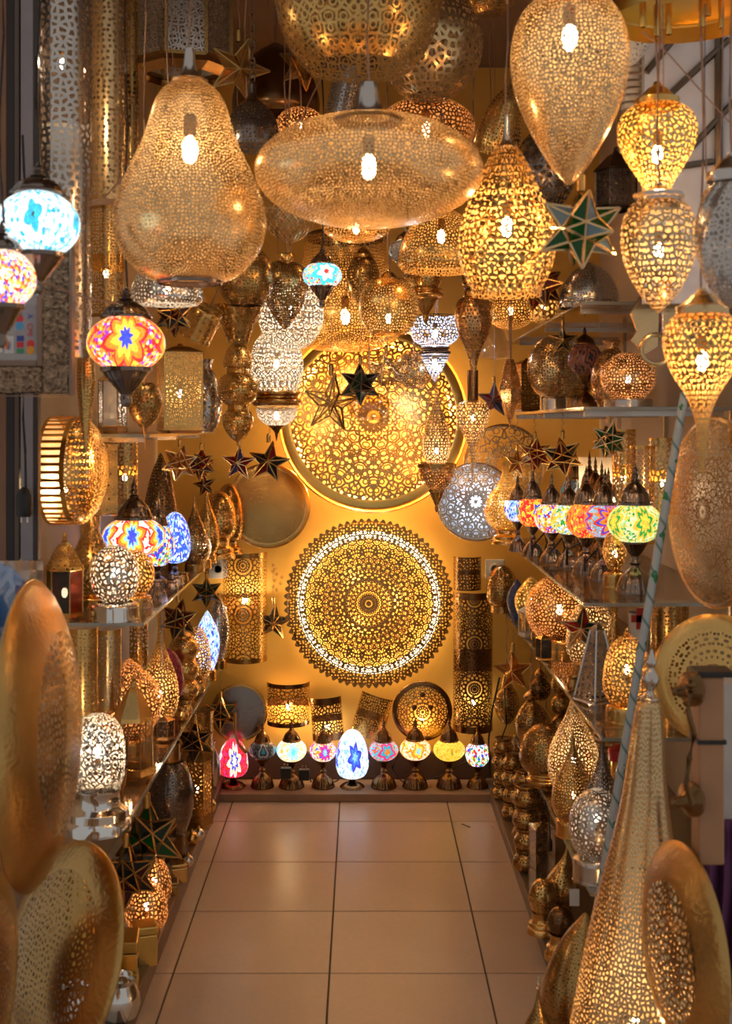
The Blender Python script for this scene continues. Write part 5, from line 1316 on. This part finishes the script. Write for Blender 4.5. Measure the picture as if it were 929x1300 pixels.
# ------------------------------------------------------------------ right mosaic shelf (1.10 m)
Z4 = 1.10
row = (('yellow and green mosaic table lamp with star flowers, nearest in the right row', 806, 'meadow', 638, 688, 70, 586, 752, 50, None),
       ('orange and blue striped mosaic lamp, second from the front in the right row', 768, 'dawn', 638, 682, 54, 594, 737, 40, None),
       ('red and orange mosaic lamp with square flowers, third in the right row', 744, 'cherry', 637, 682, 52, 590, 728, 36, None),
       ('yellow-green mosaic lamp, fourth in the right row', 722, 'lemon', 638, 678, 46, 600, 720, 32, None),
       ('cream confetti mosaic lamp, fifth in the right row', 700, 'fiesta', 637, 676, 44, 598, 713, 30, None),
       ('orange-red mosaic lamp with blue flower, sixth in the right row', 676, 'blaze', 630, 668, 42, 590, 706, 28, None),
       ('white and blue mosaic lamp at the far end of the right row', 657, 'ice', 632, 662, 34, 600, 700, 24, None))
for lb, x, key, gt, gb, gw, ct, bb, bw_, d in row:
    mosaic_table(lb, x, key, gt, gb, gw, ct, bb, bw_, rest=Z4, metal='pewter')
for k, (ct, d) in enumerate(((596, 5.0), (592, 4.68), (594, 4.56), (596, 4.44), (600, 4.32))):
    mosaic_table('unlit mosaic lamp with tall dark cap behind the right row, %s from the back wall' % ('first', 'second', 'third', 'fourth', 'fifth')[k], CX + .87 * F / d, 'smoke', 638, 672, 38, ct, 720, 28, d=d, rest=Z4, metal='bronze', group='unlit mosaic lamps behind the right row')
lamp(TB, 'pear-shaped gold lamp with long neck, lit, at the far end of the right shelf', 'lamp', 643, 4.95, [
    ('base', 'gold', 'step', 680, 700, 40), ('shade', 'gilt:cell:4:.14', 'amph', 594, 684, 56)], lit=(650, 1.3), rest=Z4)
lamp(TB, 'small gold pierced vase lamp left of the nearest yellow mosaic lamp', 'lamp', 780, 3.62, [
    ('base', 'gold', 'drum', 732, 752, 30), ('shade', 'gold:loop:6:.22:6', 'ovoid', 682, 736, 30)], rest=Z4, lit=(710, .4))
for lb, x, y0_, y1_, w, d, m, lit in (
    ('bright curl-patterned half-round wall lamp behind the pole on the right wall', 842, 556, 652, 36, 3.75, 'gold:cell:6.5:.13', 4.),
    ('brown lattice half-round wall lamp behind the yellow mosaic lamp', 815, 566, 690, 32, 4.0, 'copper:net:6:.35:20', .3),
    ('pale scroll-patterned wall lamp left of the lattice one on the right wall', 792, 545, 650, 30, 4.2, 'gold:loop:8:.2', 2.2)):
    sconce(lb, x, y0_, y1_, w, d, m, lit=lit, band=.03, metal='gold', tint='white', yaw=-.35)
def glow_shade_mat():
    t = NT('paper'); a = t.n('ShaderNodeBsdfDiffuse'); a.inputs[0].default_value = (.85, .7, .52, 1)
    b_ = t.n('ShaderNodeBsdfTranslucent'); b_.inputs[0].default_value = (.9, .72, .5, 1)
    m_ = t.n('ShaderNodeMixShader'); m_.inputs[0].default_value = .6
    t.l(a.outputs[0], m_.inputs[1]); t.l(b_.outputs[0], m_.inputs[2]); t.l(m_.outputs[0], t.out.inputs[0]); return t.m
pn = thing('added_glow_shade', 'added glowing shade in place of the lit white wall behind the mosaic caps', 'lamp', at(760, 644, 4.85), (0, 0, -.3))  # added lamp: its glow stands in for a lit white wall panel
MB().lathe([(.075, 0), (.08, .2)], 28, a0=PI / 2, a1=3 * PI / 2).build('shade', glow_shade_mat(), pn, smooth=True)
MB().lathe([(.076, 0), (.077, .006)], 28, a0=PI / 2, a1=3 * PI / 2).build('lower_wire', mat('brass'), pn)
glow(pn, (0, -.02, .1), .08, 2.2, 'white', .012)
for k in range(5):
    x = 672 + k * 22; d = 4.5 - k * .18
    o = MB().tube([(at(x, 0, d).x, d - .06, Z4 + .004 + .06 * abs(math.sin(a * 1.3 + k))) if True else 0 for a in range(3)] + [(at(x + 14, 0, d).x, d - .09, Z4 + .09), (at(x + 20, 0, d).x, d - .05, Z4 + .05), (at(x + 12, 0, d).x, d - .07, Z4 + .004)], .004, 6).build('lamp_lead', mat('black'), smooth=True)
    tag(o, 'black lead looped at the base of the %s mosaic lamp of the right row' % ('sixth', 'fifth', 'fourth', 'third', 'second')[k], 'cord', 'black leads on the mosaic shelf')

# ------------------------------------------------------------------ right gold shelf (0.80 m)
Z5 = .80
lamp(TB, 'large glowing copper globe lamp on the right shelf below the mosaic row', 'lamp', 710, 4.25, [
    ('base', 'gold', 'drum', 822, 836, 46), ('shade', 'copper:cell:4.6:.15', 'ball', 742, 826, 86)], lit=(785, 1.1), rest=Z5)
lamp(TB, 'glowing pierced bowl lamp behind the multicoloured star', 'lamp', 750, 3.9, [
    ('base', 'gold', 'drum', 846, 856, 40), ('shade', 'pale:cell:5:.16', 'egg', 766, 850, 64)], lit=(815, 1.3, 'white'), rest=Z5)
lamp(TB, 'bright gold egg lamp on broad gold base at the front of the right shelf', 'lamp', 796, None, [
    ('base', 'gold', 'drum', 893, 915, 56), ('shade', 'gold:cell:6:.13', 'egg', 806, 896, 62), ('tip', 'gold', 'finial', 796, 810, 10)], lit=(850, 1.7), rest=Z5)
lantern('silver pyramid lantern with open flower cut-outs beside the egg lamp', 758, 3.44, 790, 800, 886, 892, 58, 'silver:loop:11:.2', 'silver', 4, rest=Z5, spin=.5, taper=.3)
lamp('bottle', 'gold pierced bottle lamp behind the glowing egg lamp', 'lamp', 780, 3.66, [('body', 'gold:cell:6:.22', 'amph', 768, 868, 36)], rest=Z5)
lamp(TB, 'gold cylinder lamp on the wall side behind the slanting pole', 'lamp', 850, 3.55, [('shade', 'gold:dots:5:.26', 'cyl', 764, 882, 48)], rest=Z5)
lamp('jar', 'white jar with a red cross behind the pole', 'jar', 810, 3.5, [('body', 'white', 'cyl', 778, 886, 24)], rest=Z5)
rc = MB(); rc.box((-.012, -.03, .20), (.012, -.027, .26)); rc.box((-.026, -.03, .22), (.026, -.027, .24))
jar = [o for o in C.objects if o.name == 'jar' and o.type == 'EMPTY'][0]
rc.build('red_cross', simple('red_paint', (.5, .02, .02), .4), jar)
lamp(TB, 'brown speckled egg lamp at the far end of the gold right shelf', 'lamp', 637, 5.1, [('base', 'brass', 'drum', 772, 782, 30), ('shade', 'brass:dots:4:.3', 'egg', 722, 776, 40)], rest=Z5)
lamp(TB, 'dark blue mosaic almond lamp at the far end of the right shelf', 'lamp', 656, 4.9, [('shade', 'mos:navy', 'onion', 744, 796, 26)], rest=Z5)
lamp(TB, 'shiny gold vase lamp left of the large copper globe', 'lamp', 674, 4.7, [('base', 'gold', 'drum', 784, 794, 26), ('shade', 'gilt:cell:5:.2', 'onion', 728, 788, 42)], lit=(760, .6, 'white'), rest=Z5)
lantern('tiny white lantern at the front edge of the right shelf', 669, 4.5, 770, 780, 806, 812, 22, 'clear', 'ivory', 4, rest=Z5, spin=.4)
lantern('small dark glass lantern in front of the copper globe lamp', 690, 4.05, 800, 806, 830, 834, 20, pane_mat('lantern_dark', (.05, .05, .06), .3), 'brass', 4, rest=Z5, spin=.3)
for k, (x, d) in enumerate(((.63, 4.4), (.72, 4.04), (.62, 3.59), (.63, 3.3))):
    lamp('glass_cup', 'small %s cup on the gold right shelf, %s' % (('brass', 'clear glass')[k % 2], ('farthest', 'beside the copper globe', 'near the pyramid lantern', 'nearest')[k]), 'cup', CX + x * F / d, d, [('cup', 'clear' if k % 2 else 'brass', 'cupb', 842, 860, 17)], rest=Z5, group='cups on the gold right shelf')

# ------------------------------------------------------------------ right lower shelf (0.355 m) and ledge
Z6 = .355
lamp(TB, 'silver ball lamp on broad silver base low on the right', 'lamp', 757, None, [
    ('base', 'steel', 'drum', 1086, 1116, 62), ('shade', 'silver:cell:6:.2', 'ball', 1002, 1092, 70)], rest=Z6, lit=(1040, .25, 'white'))
lamp(TB, 'glowing silver-gold teardrop lamp with tall neck low on the right', 'lamp', 728, 3.95, [
    ('base', 'gold', 'drum', 1014, 1030, 44), ('shade', 'pale:cell:4.6:.15', 'tear', 874, 1018, 66)], lit=(975, 1.5, 'white'), rest=Z6)
lamp(TB, 'dull gold round lamp left of the glowing teardrop lamp', 'lamp', 692, 4.15, [
    ('base', 'gold', 'band', 998, 1018, 48), ('shade', 'brass:dots:3.6:.3', 'egg', 938, 1002, 66)], rest=Z6)
lamp(TB, 'brass pierced teardrop lamp in front of the glowing one', 'lamp', 727, 3.65, [
    ('base', 'gold', 'drum', 1040, 1062, 44), ('shade', 'brass:cell:4:.2', 'tear', 930, 1046, 54)], rest=Z6, lit=(1010, .3))
lamp(TB, 'grey metal teardrop lamp with thin neck behind the silver ball lamp', 'lamp', 764, 3.52, [
    ('shade', 'pewter:cell:5:.2', 'tear', 914, 1060, 58)], rest=Z6, lit=(1020, .5, 'white'))
lamp(TB, 'gold flower-holed lamp right of the silver ball lamp', 'lamp', 806, 3.42, [('shade', 'gold:cell:8:.2', 'egg', 1010, 1095, 46)], rest=Z6)
NAMED['redlid'] = lambda: simple('red_lid', (.55, .02, .02), .4)
lamp('jar', 'gold jar with bright red lid under the gold right shelf', 'jar', 790, 3.82, [('jar', 'gold', 'cyl', 975, 1050, 30), ('lid', 'redlid', 'capflat', 958, 977, 36)], rest=Z6)
lantern('brass slatted box lantern under the front of the gold right shelf', 772, 4.1, 908, 912, 990, 1000, 38, 'gold:bars:7:.5', 'gold', 4, rest=Z6, spin=.3)
for (lb, x, y0_, y1_, w, d, sh, m) in (
    ('brown pierced egg lamp hanging under the right shelf near the back', 643, 872, 920, 32, 5.16, 'ovoid', 'brass:dots:3.6:.3'),
    ('brown pierced onion lamp hanging under the right shelf, second from the back', 674, 884, 948, 40, 4.47, 'onion', 'brass:dots:3.6:.3'),
    ('small brown pierced lamp tucked above the onion lamp', 685, 856, 888, 28, 4.75, 'vase', 'bronze:dots:3.6:.3')):
    lamp(PEN, lb, 'lamp', x, d, [('shade', m, sh, y0_, y1_, w), ('collar', 'brass', 'cap', y0_ - 9, y0_ + 2, w * .5)], cord='cord', hangz=.794)
lamp('ball_stack_lamp', 'brown lamp of stacked pierced balls low on the right', 'lamp', 712, 4.47, [
    ('lower_ball', 'brass:dots:4:.26', 'globe', 976, 1000, 26), ('middle_ball', 'brass:dots:4:.26', 'sphere', 916, 944, 26), ('upper_ball', 'brass:dots:4:.26', 'sphere', 890, 918, 26), ('lower_middle_ball', 'brass:dots:4:.26', 'sphere', 942, 978, 28)], rest=Z6)
lantern('tiny gold hand-shaped lantern beside the stacked ball lamp', 692, 4.8, 900, 912, 932, 938, 18, 'gilt:dots:4:.3', 'gilt', 6, cord='cord', hang=793)
lantern('small white and blue glass lantern on the low right shelf', 676, 4.62, 926, 940, 964, 990, 30, [pane_mat('lantern_blue', (.1, .25, .5), .3), pane_mat('lantern_white', (.7, .7, .66), .3), pane_mat('lantern_dark', (.05, .05, .06), .3)], 'pale', 4, rest=Z6, spin=.5)
for lb, x, y0_, y1_, w, d, m in (('tall brown wall lamp under the gold right shelf', 722, 860, 960, 34, 4.7, 'brass:dots:4:.26'), ('long brown pierced panel lamp in the right back corner', 664, 930, 1000, 34, 5.2, 'bronze:dots:4:.25')):
    sconce(lb, x, y0_, y1_, w, d, m, band=.04, yaw=-.4)
Z7 = .052
def stack(x, d, n, w, lb, grp, m='brass:dots:4.5:.26'):
    s_ = d / F; h = w * .745 * s_
    for k in range(n):
        lamp('pierced_cup', lb + ', ' + (['lowest', 'second from below', 'third from below', 'topmost'])[k], 'cup', x + (k % 2) * 1.5, d, [('cup', m, 'cupb', 1000 - w * .72, 1000, w), ('rim', 'gold', 'ring', 1000 - w * .74, 1000 - w * .68, w * .80)], rest=Z7 + k * h, group=grp)
stack(637, 5.0, 4, 26, 'small brass pierced cup stacked in the right back corner of the floor', 'cups in the back right corner')
stack(650, 4.75, 4, 28, 'small brass pierced cup in the second stack along the right kerb', 'cups in the second right stack')
stack(664, 4.5, 4, 30, 'small brass pierced cup in the third stack along the right kerb', 'cups in the third right stack')
stack(668, 4.2, 4, 36, 'brass pierced bowl in the tall stack along the right kerb', 'bowls in the tall right stack')
stack(683, 4.35, 4, 31, 'brass pierced bowl in the stack behind the tall one', 'bowls in the rear right stack')
gl = lantern('clear plastic display tube standing at the right kerb', 688, 3.98, 1042, 1048, 1130, 1134, 36, 'clear', 'clear', 4, rest=Z7, spin=.2, cat='case', name='display_case')
lamp(TB, 'brass teardrop lamp with leaning neck on the right ledge', 'lamp', 708, 3.75, [('base', 'brass', 'drum', 1146, 1176, 30), ('shade', 'gold:dots:5:.26', 'tear', 1076, 1152, 44)], rest=Z7, rot=(0, .12, 0))
lamp(TB, 'small brass pierced lamp on a turned base at the right kerb', 'lamp', 689, 3.68, [('base', 'gold', 'step', 1158, 1184, 40), ('shade', 'gold:dots:5:.26', 'ball', 1116, 1162, 36)], rest=Z7)
lamp(TB, 'small round medallion lamp on the right ledge next to the turned base', 'lamp', 712, 3.5, [('base', 'gold', 'step', 1180, 1212, 42), ('shade', 'bronze:loop:5:.25:8', 'ball', 1146, 1184, 34)], rest=Z7)
tg = thing('price_tag', 'white paper price tag hanging below the silver lamp base', 'tag', at(729, 1150, 3.26))
MB().box((-.013, -.001, 0), (.013, .001, .045)).build('card', mat('white'), tg); cord_part(tg, .045, .075, r=.001)
tg = thing('power_lead', 'black lead with switch hanging from the low right shelf', 'cord', at(694, 1068, 3.85))
MB().tube([(.01, 0, .0), (.008, 0, .06), (.0, 0, .10), (-.006, 0, .13)], .003, 6).build('lead', mat('black'), tg, smooth=True)
MB().lathe([(.006, 0), (.008, .008), (.008, .03), (.004, .04)], 10).build('switch', mat('black'), tg, (.01, 0, -.03), smooth=True)
